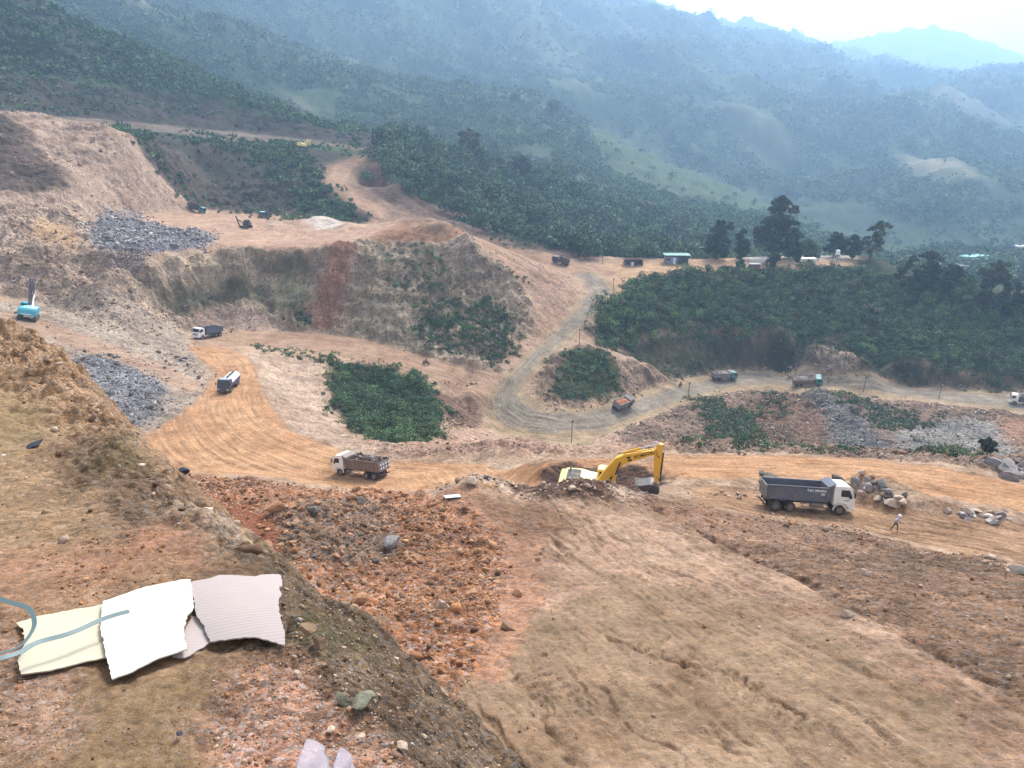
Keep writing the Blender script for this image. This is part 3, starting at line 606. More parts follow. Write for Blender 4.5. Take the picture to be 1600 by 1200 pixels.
def lground(us, vs_):
    us = np.asarray(us, float); vs_ = np.asarray(vs_, float)
    x, y, z = ray(us, vs_); h = np.hypot(x, y); x, y, z = x / h, y / h, z / h
    hit = np.full(us.shape, lr[-1]); done = np.zeros(us.shape, bool); prev = lr[0]
    for t in lr:
        below = (z * t < lheight(x * t, y * t)) & ~done
        hit[below] = (t + prev) / 2; done |= below; prev = t
    return np.stack([x * hit, y * hit, lheight(x * hit, y * hit)], -1)
LZones = [
 ('tan', [(-300,480),(60,530),(150,640),(190,700),(200,800),(150,880),(-300,930)], K(202,164,124), K(168,132,98), .5, .5),
 ('tan rock', [(0,513),(60,535),(128,600),(188,660),(268,735),(330,790),(260,790),(150,700),(60,620),(-60,560)], K(206,162,122), K(150,116,86), 1.3, .9),
 ('olive', [(-60,600),(60,640),(60,700),(-60,720)], K(168,146,104), K(184,150,112), .4, .3),
 ('brown shoulder', [(90,690),(190,700),(300,800),(420,880),(380,900),(300,880),(200,860),(130,790)], K(158,124,96), K(112,88,68), 1.0, .8),
 ('pale crag', [(190,745),(260,750),(330,800),(400,870),(340,860),(270,800)], K(190,158,128), K(140,114,90), 1.2, 1.0),
 ('red', [(-300,880),(60,860),(240,830),(330,860),(300,910),(100,950),(0,975),(-300,1000)], K(204,146,114), K(182,142,108), .4, .4),
 ('clay', [(-300,1080),(0,1080),(180,1070),(330,1030),(400,1080),(320,1140),(280,1250),(-300,1250)], K(178,144,108), K(154,124,90), .4, .3),
 ('red low left', [(-300,930),(60,960),(60,1050),(140,1120),(60,1180),(-300,1200)], K(194,150,124), K(174,138,110), .5, .7),
 ('red low', [(340,1050),(480,1010),(560,1100),(640,1210),(720,1500),(330,1500),(330,1150)], K(202,148,120), K(172,130,104), .5, .9),
 ('dark edge', [(420,870),(470,900),(560,962),(640,1030),(720,1115),(800,1205),(980,1500),(760,1500),(640,1220),(560,1120),(500,1040),(400,1010),(400,930)], K(144,116,90), K(106,84,66), 1.0, 1.0),
 ('moss', [(455,930),(520,935),(545,990),(500,1030),(450,1000)], K(92,90,58), K(122,98,72), 1.0, .8),
 ('moss', [(140,705),(200,700),(215,735),(170,735)], K(110,108,66), K(140,115,82), .8, .6),
 ('brown rim', [(440,880),(500,930),(560,965),(545,985),(480,940),(430,900)], K(160,130,100), K(120,96,74), 1.0, 1.0),  # strip of brown soil along the outer rim
]
LCOL = np.zeros(LX.shape + (3,)); LRGH = np.full(LX.shape, .5); LRK = np.full(LX.shape, .5)
l_a = fbm(LX / .9, LY / .9, 4, 81); l_b = fbm(LX / .18, LY / .18, 3, 82)
t = np.clip(.5 + 1.2 * l_a + .6 * l_b, 0, 1)[..., None]; LCOL[:] = K(194,154,118) * (1 - t) + K(154,120,90) * t
wx = LX + (.12 + .03 * LR) * fbm(LX / .5, LY / .5, 3, 83) * 1.6; wy = LY + (.12 + .03 * LR) * fbm(LX / .5, LY / .5 + 9, 3, 84) * 1.6
for nm, px, c1, c2, rg, rk_ in LZones:
    gpz = lground([p[0] for p in px], [p[1] for p in px])
    idx = np.nonzero(in_poly([tuple(p) for p in gpz], wx, wy)); tt = t[idx]
    LCOL[idx] = c1 * (1 - tt) + c2 * tt; LRGH[idx] = rg; LRK[idx] = rk_
_dk = smooth(.05, .5, fbm(LX / .55, LY / .9, 4, 97, .6)); LCOL *= (1 - .34 * _dk[..., None] * np.array([.8, 1.0, 1.1]))
for q in range(3):
    for arr in (LCOL[..., 0], LCOL[..., 1], LCOL[..., 2], LRGH, LRK): arr[:] = blur(blur(arr, 5, 0), 5, 1)
edge = np.exp(-np.abs(LZ + 1.6 + .25 * LY) * 1.5)
LZS = LZ.copy()
sca = np.clip(LR / 3.5, .5, 4)
LZ = LZ + LRGH * (.07 * fbm(LX / .6, LY / .6, 4, 85) + .10 * sca * fbm(LX / 1.7, LY / 1.7, 3, 86) + .042 * ridged(LX / .22, LY / .22, 3, 87) + .012 * fbm(LX / .05, LY / .05, 2, 88))
# broken crags along the far rim
_sx = np.array([q[0] for q in sil]); _sy = np.array([q[1] for q in sil]); _ds = np.full(LX.shape, 1e9)
for a_, b_ in zip(sil[:-1], sil[1:]):
    d_ = np.array([b_[0] - a_[0], b_[1] - a_[1]]); L_ = np.hypot(*d_) + 1e-9; d_ = d_ / L_; t_ = np.clip((LX - a_[0]) * d_[0] + (LY - a_[1]) * d_[1], 0, L_)
    _ds = np.minimum(_ds, np.hypot(LX - a_[0] - d_[0] * t_, LY - a_[1] - d_[1] * t_))
_rw = .12 + .05 * LR; _rim = np.exp(-(_ds / (_rw * 1.6)) ** 2)
LZ += _rim * (.018 * LR + .03) * (1.6 * fbm(LX / (.25 + .0 * LR) * .45, LY / .25 * .45, 4, 95, .65) + .9 * (ridged(LX / .7, LY / .7, 4, 96) - .4))
LZ += .008 * fbm(LX / .12, LY / .12, 3, 89)
_rim = np.exp(-((1.6 + .25 * LY + LZS) / .5) ** 2) 
steep = smooth(.15, 1.2, -(1.6 + .25 * LY) - LZS)
LZ += steep * .22 * ridged((LX * .8 + LY * .6) / .3, (LX * .6 - LY * .8) / 1.1, 3, 90)
M_ledge = soil_material('ledge_soil', 12.0, .9, 1.0)
ledge = grid_mesh('ledge', LX, LY, LZ, {'Col': np.clip(LCOL, 0, 1), 'rk': np.repeat(LRK[..., None], 3, -1), 'st': np.zeros(LX.shape + (3,))}, M_ledge, flip=True)
ledge['kind'] = 'structure'

# ------------------------------------------------------------------ tagging and plants
RNG = np.random.default_rng(7); random.seed(5)
def tag(o, label=None, cat=None, group=None, kind=None):
    if label: o['label'] = label
    if cat: o['category'] = cat
    if group: o['group'] = group
    if kind: o['kind'] = kind
    return o
def leaf_material(name, rough=.8, trans=0.0):
    m, nt, bs = new_mat(name); b = NB(nt)
    col = b.attr('Col').outputs['Color']; co = b.node('ShaderNodeNewGeometry').outputs['Position']
    n = b.noise(co, .8, 3, .6)
    nt.links.new(b.scalecol(col, b.ramp(n, .3, .7, .75, 1.3)), bs.inputs['Base Color'])
    bs.inputs['Roughness'].default_value = rough; bs.inputs['Specular IOR Level'].default_value = .25
    return m
M_leaf = leaf_material('foliage')
def raw_mesh(name, verts, faces_n, col, mats, parent=None, loopidx=None, smooth_=False):
    me = bpy.data.meshes.new(name); nv = len(verts)
    me.vertices.add(nv); me.vertices.foreach_set('co', verts.astype(np.float32).ravel())
    me.loops.add(len(loopidx)); me.loops.foreach_set('vertex_index', loopidx.astype(np.int32))
    nf = len(loopidx) // faces_n
    me.polygons.add(nf); me.polygons.foreach_set('loop_start', np.arange(0, nf * faces_n, faces_n, dtype=np.int32))
    if smooth_: me.polygons.foreach_set('use_smooth', np.ones(nf, bool))
    me.update(calc_edges=True)
    at = me.attributes.new('Col', 'FLOAT_COLOR', 'POINT')
    at.data.foreach_set('color', np.concatenate([col, np.ones((nv, 1))], 1).astype(np.float32).ravel())
    me.materials.append(mats); o = bpy.data.objects.new(name, me); C.objects.link(o)
    if parent is not None: o.parent = parent
    return o
def leaves(P0, rad, hgt, n, lsize, col, var=.25, top=0.0, lobes=3):
    """leaf faces for crowns centred at P0 (k,3) with radius rad (k,), half height hgt (k,); n leaves each"""
    k = len(P0); per = np.repeat(np.arange(k), n); T = k * n
    # a few lobes for each crown give an uneven outline
    ld = RNG.normal(size=(k, lobes, 3)); ld /= np.linalg.norm(ld, axis=2, keepdims=True); ld *= RNG.uniform(.25, .62, (k, lobes, 1))
    lr_ = RNG.uniform(.38, .66, (k, lobes)); li = RNG.integers(0, lobes, T)
    d = RNG.normal(size=(T, 3)); d /= np.linalg.norm(d, axis=1, keepdims=True); d[:, 2] = np.where(d[:, 2] < -.35, -d[:, 2], d[:, 2])
    rr = RNG.uniform(.72, 1.06, T) ** 1.0
    p = ld[per, li] + d * (lr_[per, li] * rr)[:, None]
    pos = P0[per] + p * np.stack([rad[per], rad[per], hgt[per]], -1)
    nrm = d * .8 + RNG.normal(size=(T, 3)) * .55; nrm /= np.linalg.norm(nrm, axis=1, keepdims=True)
    a = np.cross(nrm, RNG.normal(size=(T, 3))); a /= np.linalg.norm(a, axis=1, keepdims=True); b_ = np.cross(nrm, a)
    s = (lsize[per] if np.ndim(lsize) else lsize) * RNG.uniform(.55, 1.25, T)
    s = np.asarray(s)[:, None]
    v = np.stack([pos - a * s * .9, pos - b_ * s * .38 + a * s * .1, pos + a * s, pos + b_ * s * .45], 1).reshape(-1, 3)
    lv = (1 + RNG.normal(size=T) * var).clip(.35, 1.8)
    c = col[per] * lv[:, None] * (1 + RNG.normal(size=(T, 3)) * .05)
    return v, np.repeat(np.clip(c, .004, 1), 4, 0)
def foliage(name, sets, mat=None, parent=None):
    V = np.concatenate([s[0] for s in sets]); CC = np.concatenate([s[1] for s in sets])
    return raw_mesh(name, V, 4, CC, mat or M_leaf, parent, np.arange(len(V)))
WARP = 3.2
def scatter(polys, spacing, tries=None, seed=1, dens=None):
    """points spread over world polygons about spacing metres apart"""
    r = np.random.default_rng(seed); out = []
    for poly in polys:
        poly = np.asarray(poly); lo = poly.min(0); hi = poly.max(0)
        n = int((hi[0] - lo[0]) * (hi[1] - lo[1]) / spacing ** 2) + 1
        n = min(n, 400000)
        x = r.uniform(lo[0] - 2, hi[0] + 2, n); y = r.uniform(lo[1] - 2, hi[1] + 2, n); wa = WARP * np.clip(np.hypot(x, y) / 200, .2, 2); m = in_poly([tuple(q) for q in poly], x + wa * (fbm(x / 5, y / 5, 3, 401) * 2 + r.normal(size=n) * .3), y + wa * (fbm(x / 5, y / 5 + 30, 3, 402) * 2 + r.normal(size=n) * .3))
        if dens is not None: m &= r.uniform(size=n) < dens(x, y)
        out.append(np.stack([x[m], y[m], height(x[m], y[m], GZ)], -1))
    return np.concatenate(out)
def zw(name): return [z['world'] for z in Z_ if z['name'] == name]
def pxpoly(px): return ground([p[0] for p in px], [p[1] for p in px])
def shades(n, cols, seed=3):
    r = np.random.default_rng(seed); cc = np.array(cols); i = r.integers(0, len(cc), n); return cc[i] * r.uniform(.75, 1.25, (n, 1))
DK = [(.045,.082,.042),(.056,.10,.05),(.07,.115,.058)]
MD = [(.075,.13,.056),(.095,.155,.066),(.06,.108,.052)]
LT = [(.12,.19,.07),(.10,.16,.06)]
DRY = [(.12,.115,.06),(.09,.09,.05),(.16,.145,.08)]
def bushes(name, polys, spacing, rad, n, ls, cols, seed, dens=None, flat=.8, lift=.2, label=None):
    p = scatter(polys, spacing, seed=seed, dens=dens)
    if not len(p): print('no plants', name); return None
    r = np.random.default_rng(seed + 9); R_ = r.uniform(rad[0], rad[1], len(p))
    p[:, 2] += R_ * lift
    big = r.uniform(size=len(p)) < .08; R_ = np.where(big, R_ * 1.45, R_); gate = fbm(p[:, 0] / 6, p[:, 1] / 6, 3, seed) + r.normal(size=len(p)) * .12 > -.34; p, R_ = p[gate], R_[gate]
    tone = (1 + .55 * fbm(p[:, 0] / 8, p[:, 1] / 8, 3, seed + 2) + .3 * fbm(p[:, 0] / 2.5, p[:, 1] / 2.5, 2, seed + 3)).clip(.4, 1.8)[:, None]
    s = leaves(p, R_, R_ * flat * r.uniform(.6, 1.5, len(p)), n, ls, shades(len(p), cols, seed) * tone, .32)
    return s
npx = lambda x, y, sc=12, sd=91: np.clip(.5 + 1.5 * fbm(x / sc, y / sc, 3, sd), 0, 1)
# -- shrub cover on the green face: one tangle nobody could count
S = []
S.append(bushes('', zw('green face'), 1.05, (.8, 1.9), 54, .30, DK + MD + DRY[:1], 11))
S.append(bushes('', zw('green face'), 3.2, (1.4, 2.8), 110, .36, DK + MD + [(.09,.12,.05)], 12))
S.append(bushes('', zw('green face'), 4.2, (1.8, 3.4), 180, .34, MD + LT + DRY[:1], 81, lift=.35))
S.append(bushes('', zw('green face'), 2.2, (.6, 1.4), 44, .26, LT + MD + [(.13,.15,.07)], 82, lift=.9, dens=lambda x, y: npx(x, y, 9, 97)))
S.append(bushes('', zw('low bank'), .9, (.25, .8), 16, .26, MD + DRY + DK, 13, dens=lambda x, y: .3 + npx(x, y, 8) * .7))
S.append(bushes('', zw('rock streak'), 2.5, (.3, .7), 10, .25, MD + DRY, 14, dens=lambda x, y: npx(x, y, 8) * .3))
tag(foliage('shrub_cover', S), 'dense dark green shrubs covering the steep slope between the upper pad and the lower road', 'shrubs', kind='stuff')
S = [bushes('', zw('nose green'), 1.0, (.6, 1.5), 60, .24, DK + MD + DRY[:1], 15),
     bushes('', [pxpoly([(880,555),(925,545),(960,570),(950,600),(900,600)])], 1.8, (1.0, 1.9), 50, .42, MD, 16)]
tag(foliage('shrub_cover', S), 'green shrubs on the rocky nose inside the hairpin bend', 'shrubs', kind='stuff')
S = [bushes('', zw('gully'), .95, (.5, 1.6), 70, .22, DK + MD + DRY[:1], 17), bushes('', zw('gully'), 3.0, (1.4, 2.6), 180, .24, MD + LT[:1], 18), bushes('', zw('gully'), 1.8, (.5, 1.2), 44, .18, LT + MD + [(.14,.15,.08)], 83, lift=1.0, dens=lambda x, y: npx(x, y, 6, 97)),
     bushes('', [pxpoly([(400,540),(470,548),(520,560),(520,568),(460,556),(400,548)])], 1.0, (.4, .9), 24, .28, MD, 19),
     bushes('', [pxpoly([(600,566),(672,596),(690,640),(682,684),(640,690),(660,620)])], .9, (.4, .9), 24, .3, MD + LT[:1], 20)]
tag(foliage('brush', S), 'round thicket of dark green brush in the gully between haul road and middle road', 'brush', kind='stuff')
cl = [[(590,392),(660,388),(700,412),(720,450),(740,465),(660,466),(610,440)], [(655,480),(720,465),(770,475),(805,510),(800,545),(770,568),(745,550),(700,555),(655,535)], [(740,555),(800,540),(800,560),(770,575)], [(770,405),(830,440),(825,450),(775,425)], [(450,490),(485,478),(487,512),(455,512)]]
S = [bushes('', [pxpoly(q)], s, r_, 54, .25, c + DRY[:1], 21 + i) for i, (q, s, r_, c) in enumerate([(cl[0], 1.1, (.6, 1.3), MD + LT[:1] + DRY[:1]), (cl[1], .75, (.6, 1.4), DK + MD), (cl[2], 1.0, (.5, 1.1), DK), (cl[3], 1.2, (.4, 1.0), MD + DRY), (cl[4], .6, (.5, 1.0), DK)])]
S.append(bushes('', zw('cliff grass') + zw('dry face'), 1.0, (.25, .6), 12, .28, DRY + MD[:1], 31, dens=lambda x, y: npx(x, y, 6) * .7))
S.append(bushes('', zw('cliff') + zw('hill rock'), 1.5, (.25, .6), 10, .26, DRY + MD[:1], 32, dens=lambda x, y: npx(x, y, 7) * .45))
tag(foliage('shrub_cover', S), 'olive and green shrubs growing over the eroded quarry spur', 'shrubs', kind='stuff')
ur = [[(1085,625),(1130,622),(1180,650),(1185,690),(1140,690),(1100,660)], [(1180,615),(1225,610),(1225,650),(1195,650)], [(1295,612),(1345,622),(1400,640),(1440,640),(1480,650),(1470,665),(1420,670),(1390,675),(1340,645)], [(1440,690),(1500,700),(1520,715),(1450,712)], [(1050,690),(1150,694),(1350,700),(1340,708),(1100,702)]]
S = [bushes('', [pxpoly(q)], s, (.5, 1.5), 60, .24, c + DRY[:1], 41 + i) for i, (q, s, c) in enumerate([(ur[0], .9, MD), (ur[1], 1.5, DRY + MD), (ur[2], 1.1, MD + DK), (ur[3], 1.2, MD), (ur[4], 1.8, DRY + MD)])]
tag(foliage('brush', S), 'green brush on the rubble banks below the lower haul road', 'brush', kind='stuff')
def fringe(polys, cols, seed, spacing=1.1, warp=7, r_=(.2, .55), ls=.22):
    global WARP
    w0 = WARP; WARP = warp; q = bushes('', polys, spacing, r_, 10, ls, cols, seed, dens=lambda x, y: npx(x, y, 5) * .55); WARP = w0; return q
tag(foliage('weeds', [fringe(zw('gully'), MD + DRY + LT[:1], 71), fringe(zw('nose green'), MD + DRY, 72), fringe([pxpoly(q) for q in cl], MD + DRY, 73), fringe([pxpoly(q) for q in ur], MD + DRY, 74), fringe(zw('green face'), MD + DRY, 75, 1.5),
    fringe(zw('berm back'), DRY + MD[:1], 76, 2.6, 3), fringe(zw('under road'), DRY + MD[:1], 77, 2.0, 3), fringe(zw('nose'), DRY + MD, 78, 1.6, 3), fringe(zw('flank'), DRY, 79, 2.6, 3), fringe(zw('low bank'), MD + DRY, 80, 1.2, 2, (.25, .7), .26)]), 'sparse dry weeds and grass straggling around the thickets and along the banks', 'weeds', kind='stuff')
# dark hillside behind the quarry
S = [bushes('', zw('dark slope'), 2.6, (.6, 1.6), 16, .6, DK + DRY[:2], 51, dens=lambda x, y: npx(x, y, 22) * .8),
     bushes('', [pxpoly([(175,195),(215,205),(255,245),(300,285),(322,315),(290,318),(245,265),(200,220)])], 1.9, (1.1, 2.2), 34, .6, MD + LT[:1], 52),
     bushes('', [pxpoly([(395,225),(440,222),(480,250),(520,300),(560,335),(540,347),(480,336),(450,310),(420,270),(390,250)])], 1.9, (1.1, 2.4), 36, .65, MD + DK, 53),
     bushes('', [pxpoly([(385,228),(440,224),(475,245),(470,262),(410,258)])], 1.8, (1.0, 2.0), 34, .6, LT, 54),
     bushes('', [pxpoly([(300,215),(400,232),(395,245),(310,240)])], 2.2, (1.0, 2.0), 30, .6, DK, 55),
     bushes('', [pxpoly([(350,322),(540,335),(500,342),(360,330)])], 2.4, (.8, 1.6), 24, .55, MD, 56)]
tag(foliage('shrub_cover', S), 'mixed scrub on the dark hillside behind the quarry platform', 'shrubs', kind='stuff')
S = [bushes('', zw('crest green'), 2.5, (1.4, 3.6), 38, .8, DK + MD, 57), bushes('', zw('green strip'), 2.4, (.8, 1.8), 20, .7, MD + DRY, 58),
     bushes('', [pxpoly([(-100,118),(100,135),(300,155),(330,175),(200,172),(0,160),(-100,158)])], 2.3, (.8, 2.0), 26, .6, DK + MD + DRY[:1], 84, dens=lambda x, y: .25 + npx(x, y, 25) * .7), bushes('', [pxpoly([(-100,176),(100,186),(300,204),(480,222),(540,230),(540,236),(470,232),(300,214),(190,204),(100,190)])], 2.0, (.5, 1.3), 22, .5, DK + MD, 85, dens=lambda x, y: npx(x, y, 20)),
     bushes('', zw('upper slope'), 3.6, (.6, 1.5), 14, .6, DK + DRY[:2], 59, dens=lambda x, y: npx(x, y, 25) * .7),
     bushes('', [pxpoly([(-100,118),(0,122),(100,132),(200,142),(195,150),(100,140),(0,132),(-100,128)])], 2.4, (.9, 1.8), 20, .7, DK + DRY, 60),
     bushes('', [pxpoly([(150,120),(330,150),(450,182),(540,208),(620,212),(618,206),(540,198),(450,168),(330,120),(200,60)])], 3.2, (1.6, 3.4), 30, .9, MD, 61)]
tag(foliage('shrub_cover', S), 'scrub and low trees along the terraced hill crest at upper left', 'shrubs', kind='stuff')
# forest on the knoll
kn = pxpoly([(560,252),(600,232),(640,224),(700,238),(800,272),(900,312),(1000,352),(1090,392),(1060,404),(960,404),(900,396),(850,384),(760,362),(680,330),(620,300),(575,275)])
S = [bushes('', [kn], 5.0, (2.6, 5.0), 90, .85, DK + DK + MD, 62, lift=.8, flat=.9), bushes('', [kn], 9.0, (3.4, 6.5), 150, .95, DK + MD, 63, lift=1.2, flat=1.1),
     bushes('', [pxpoly([(600,235),(650,215),(710,245),(680,262),(620,250)])], 3.5, (1.5, 3.0), 50, .8, LT + MD, 64),
     bushes('', [pxpoly([(770,362),(850,384),(840,392),(760,370)])], 2.0, (.6, 1.2), 24, .5, LT, 65),
     bushes('', [pxpoly([(850,385),(940,402),(1060,405),(1200,399),(1350,396),(1350,390),(1100,385),(940,385)])], 4.0, (2.0, 3.6), 60, .7, DK + MD, 66, lift=.6)]
bo = np.array([(60, 322), (90, 330), (220, 318), (300, 330), (300, 420), (120, 440), (0, 400), (20, 335)], float); bo = np.concatenate([bo, np.zeros((8, 1))], 1)
S.append(bushes('', [bo], 7.0, (3, 6), 70, 1.0, DK + MD, 67, lift=1.0, flat=1.1))
tag(foliage('forest', S), 'dark forest filling the valley side beyond the top road', 'forest', kind='stuff')
# far woods
def polar_scatter(n, r0, r1, a0, a1, seed, thr):
    r = np.random.default_rng(seed); rad = np.sqrt(r.uniform(r0 ** 2, r1 ** 2, n)); a = np.radians(r.uniform(a0, a1, n))
    x = rad * np.sin(a); y = rad * np.cos(a); d = fbm(x / 90, y / 90, 4, 35) * 1.0; f = fbm(x / 160, y / 160, 4, 31)
    keep = (d < thr) & (r.uniform(size=n) < np.clip(.95 - 1.2 * f, .2, 1))
    bad = np.zeros(n, bool)
    for z in ('far field', 'knob', 'pale ridge', 'haze field', 'high field', 'grass spur'):
        for q in zw(z): bad |= in_poly([tuple(t) for t in q], x, y)
    for q in [l for l in zw('crest green') + zw('dark slope') + zw('upper slope')]: bad |= in_poly([tuple(t) for t in q], x, y)
    bad &= (r.uniform(size=n) < .96)
    keep &= ~bad; x, y = x[keep], y[keep]
    return np.stack([x, y, height(x, y, GZ)], -1)
S = []
for n, r0, r1, a0, a1, k_, ls, rr_ in ((9000, 430, 800, -12, 42, 52, 1.15, (2.6, 5.5)), (15000, 800, 1500, -28, 40, 22, 2.0, (3.5, 8)), (15000, 1500, 2700, -34, 40, 14, 3.3, (4.5, 10)), (3500, 2700, 5400, -10, 38, 6, 6, (8, 14))):
    p = polar_scatter(n, r0, r1, a0, a1, int(r0), .30); r = np.random.default_rng(int(r1)); R_ = r.uniform(*rr_, len(p)) * r.choice([.7, 1, 1, 1.3], len(p))
    p[:, 2] += R_ * .5
    S.append(leaves(p, R_, R_ * r.uniform(.6, 1.0, len(p)), k_, ls, shades(len(p), MD + [(.085,.12,.06), (.07,.105,.055)], int(r0)) * (1 + .6 * fbm(p[:, 0] / 60, p[:, 1] / 60, 3, 77)).clip(.5, 1.6)[:, None], .15))
tag(foliage('forest', S), 'hazy blue forest over the far mountain slopes', 'forest', kind='stuff')

# ------------------------------------------------------------------ stones and clods
def stone_material(name, rgh=.9):
    m, nt, bs = new_mat(name); b = NB(nt)
    col = b.attr('Col').outputs['Color']; co = b.node('ShaderNodeNewGeometry').outputs['Position']
    n = b.noise(co, 3.5, 5, .65); n2 = b.noise(co, 16, 3, .6)
    nt.links.new(b.scalecol(col, b.math('MULTIPLY', b.ramp(n, .3, .7, .72, 1.25), b.ramp(n2, .3, .7, .85, 1.15))), bs.inputs['Base Color'])
    bs.inputs['Roughness'].default_value = rgh; bs.inputs['Specular IOR Level'].default_value = .2
    bp = b.node('ShaderNodeBump'); bp.inputs['Strength'].default_value = .5; bp.inputs['Distance'].default_value = .12; nt.links.new(n, bp.inputs['Height']); nt.links.new(bp.outputs[0], bs.inputs['Normal'])
    return m
M_stone = stone_material('stone')
def rock_shape(seed, sub=1, crack=.0):
    r = random.Random(seed); bm = bmesh.new(); bmesh.ops.create_icosphere(bm, subdivisions=sub, radius=1)
    dirs = [Vector((r.gauss(0, 1), r.gauss(0, 1), r.gauss(0, 1))).normalized() for _ in range(11)]; cuts = [r.uniform(.38, .72) for _ in dirs]
    for v in bm.verts:
        p = v.co.copy()
        for d, c in zip(dirs, cuts):
            k = p.dot(d)
            if k > c: p -= d * (k - c) * .92
        v.co = p * r.uniform(.97, 1.03) * 1.25
    sx, sy, sz = r.uniform(.8, 1.25), r.uniform(.65, 1.0), r.uniform(.45, .85)
    for v in bm.verts: v.co = Vector((v.co.x * sx, v.co.y * sy, v.co.z * sz))
    bm.verts.ensure_lookup_table()
    V = np.array([v.co[:] for v in bm.verts]); Fc = np.array([[q.index for q in f.verts] for f in bm.faces]); bm.free(); return V, Fc
RS = [rock_shape(i, 1) for i in range(10)]      # 12-vertex stones
RS2 = [rock_shape(100 + i, 2) for i in range(10)]
def stones(P0, size, cols, seed=1, shapes=RS, sink=.25, aniso=None):
    r = np.random.default_rng(seed); k = len(P0); si = r.integers(0, len(shapes), k); outv = []; outf = []; outc = []; base = 0
    cc = np.array(cols)[r.integers(0, len(cols), k)] * r.uniform(.78, 1.22, (k, 1))
    for s in range(len(shapes)):
        m = si == s; n = m.sum()
        if not n: continue
        V, Fc = shapes[s]; nv = len(V)
        a = r.uniform(0, 2 * math.pi, n); t = r.normal(size=n) * .5; ca, sa, ct, st_ = np.cos(a), np.sin(a), np.cos(t), np.sin(t)
        x = V[None, :, 0] * ct[:, None] + V[None, :, 2] * st_[:, None]; z = -V[None, :, 0] * st_[:, None] + V[None, :, 2] * ct[:, None]; y = np.broadcast_to(V[None, :, 1], x.shape)
        X2 = x * ca[:, None] - y * sa[:, None]; Y2 = x * sa[:, None] + y * ca[:, None]
        w3 = np.stack([X2, Y2, z], -1) * size[m][:, None, None] + P0[m][:, None, :]; w3[:, :, 2] += (size[m] * (.5 - sink))[:, None]
        outv.append(w3.reshape(-1, 3)); outf.append((Fc[None] + (np.arange(n) * nv)[:, None, None] + base).reshape(-1, 3)); outc.append(np.repeat(cc[m], nv, 0)); base += n * nv
    return np.concatenate(outv), np.concatenate(outf), np.concatenate(outc)
def stone_heap(name, sets, label):
    V = []; Fs = []; CC = []; b = 0
    for v, f, c in sets: V.append(v); Fs.append(f + b); CC.append(c); b += len(v)
    V = np.concatenate(V); Fs = np.concatenate(Fs); CC = np.concatenate(CC)
    o = raw_mesh(name, V, 3, np.clip(CC, 0, 1), M_stone, None, Fs.ravel()); tag(o, label, 'stones', kind='stuff'); return o
def psize(n, lo, hi, seed, pw=3.0):
    return lo * (1 - np.random.default_rng(seed).uniform(size=n) * (1 - (lo / hi) ** pw)) ** (-1 / pw)
ORC = [K(204,144,98), K(186,126,84), K(216,164,120), K(166,116,82), K(200,160,124)]
GRC = [K(184,172,166), K(144,136,132), K(214,204,196), K(112,106,104)]
PKC = [K(214,182,158), K(190,156,132), K(160,130,110), K(228,202,180)]
BRC = [K(160,124,96), K(132,102,80), K(190,158,128), K(200,178,150)]
def heap(polys, spacing, lo, hi, cols, seed, pw=2.6, dens=None, shapes=RS, sink=.25):
    p = scatter(polys, spacing, seed=seed, dens=dens); return stones(p, psize(len(p), lo, hi, seed, pw), cols, seed, shapes, sink)
stone_heap('rubble', [heap(zw('rubble'), .26, .05, .42, ORC, 101, 3.2, dens=lambda x, y: .25 + npx(x, y, 5, 93)), heap(zw('rubble'), 1.2, .15, .5, ORC + BRC[:2], 131, 2.6), heap(zw('stone rubble'), .5, .05, .4, [K(140,118,100), K(118,104,92), K(170,150,132)], 102, 2.4),
    heap(zw('rust left'), .8, .05, .22, ORC, 103, 2.6, dens=lambda x, y: npx(x, y, 6)), heap(zw('crest stones'), .55, .10, .45, PKC, 104)], 'loose orange clods and broken stone spilled below the ledge')
stone_heap('gravel', [heap(zw('brown band'), .62, .05, .26, BRC, 105, 2.6), heap(zw('bench'), 1.25, .04, .14, BRC + PKC, 106, 3.0, dens=lambda x, y: npx(x, y, 9) ** 2),
    heap([pxpoly([(1200,800),(1330,822),(1600,890),(1600,905),(1330,840),(1180,812)])], .6, .10, .45, PKC + ORC[:2], 107)], 'small stones strewn over the brown bank and the clay bench')
stone_heap('blasted_rock', [heap(zw('grey talus'), .60, .18, .9, GRC, 108, 2.6), heap(zw('talus fan'), 1.3, .2, .8, GRC + PKC, 109), heap(zw('rubble wall'), 1.1, .15, .95, PKC + BRC[:2], 110, 2.4), heap(zw('pink slope'), 2.6, .25, .9, PKC, 132, dens=lambda x, y: npx(x, y, 12))], 'pale and grey blasted rock covering the quarry wall at left')
stone_heap('blasted_rock', [heap(zw('grey rocks'), .52, .12, .7, GRC, 111, 2.5), heap(zw('quarry floor'), 1.6, .15, .6, PKC + GRC, 112, dens=lambda x, y: npx(x, y, 9)),
    heap([pxpoly([(250,545),(300,560),(330,590),(300,585),(260,560)])], .8, .2, .7, PKC + GRC, 113)], 'grey broken rock spread on the quarry floor beside the haul road')
stone_heap('rubble', [heap(zw('grey cone'), .75, .12, .5, GRC, 114), heap(zw('brown cone'), 1.2, .15, .6, BRC + GRC, 115, dens=lambda x, y: npx(x, y, 8)), heap(zw('under road'), 1.2, .15, .6, PKC + BRC, 116, dens=lambda x, y: npx(x, y, 8)),
    heap(zw('valley floor'), 1.0, .12, .55, GRC + PKC, 117)], 'rubble and scree on the bank below the lower road')
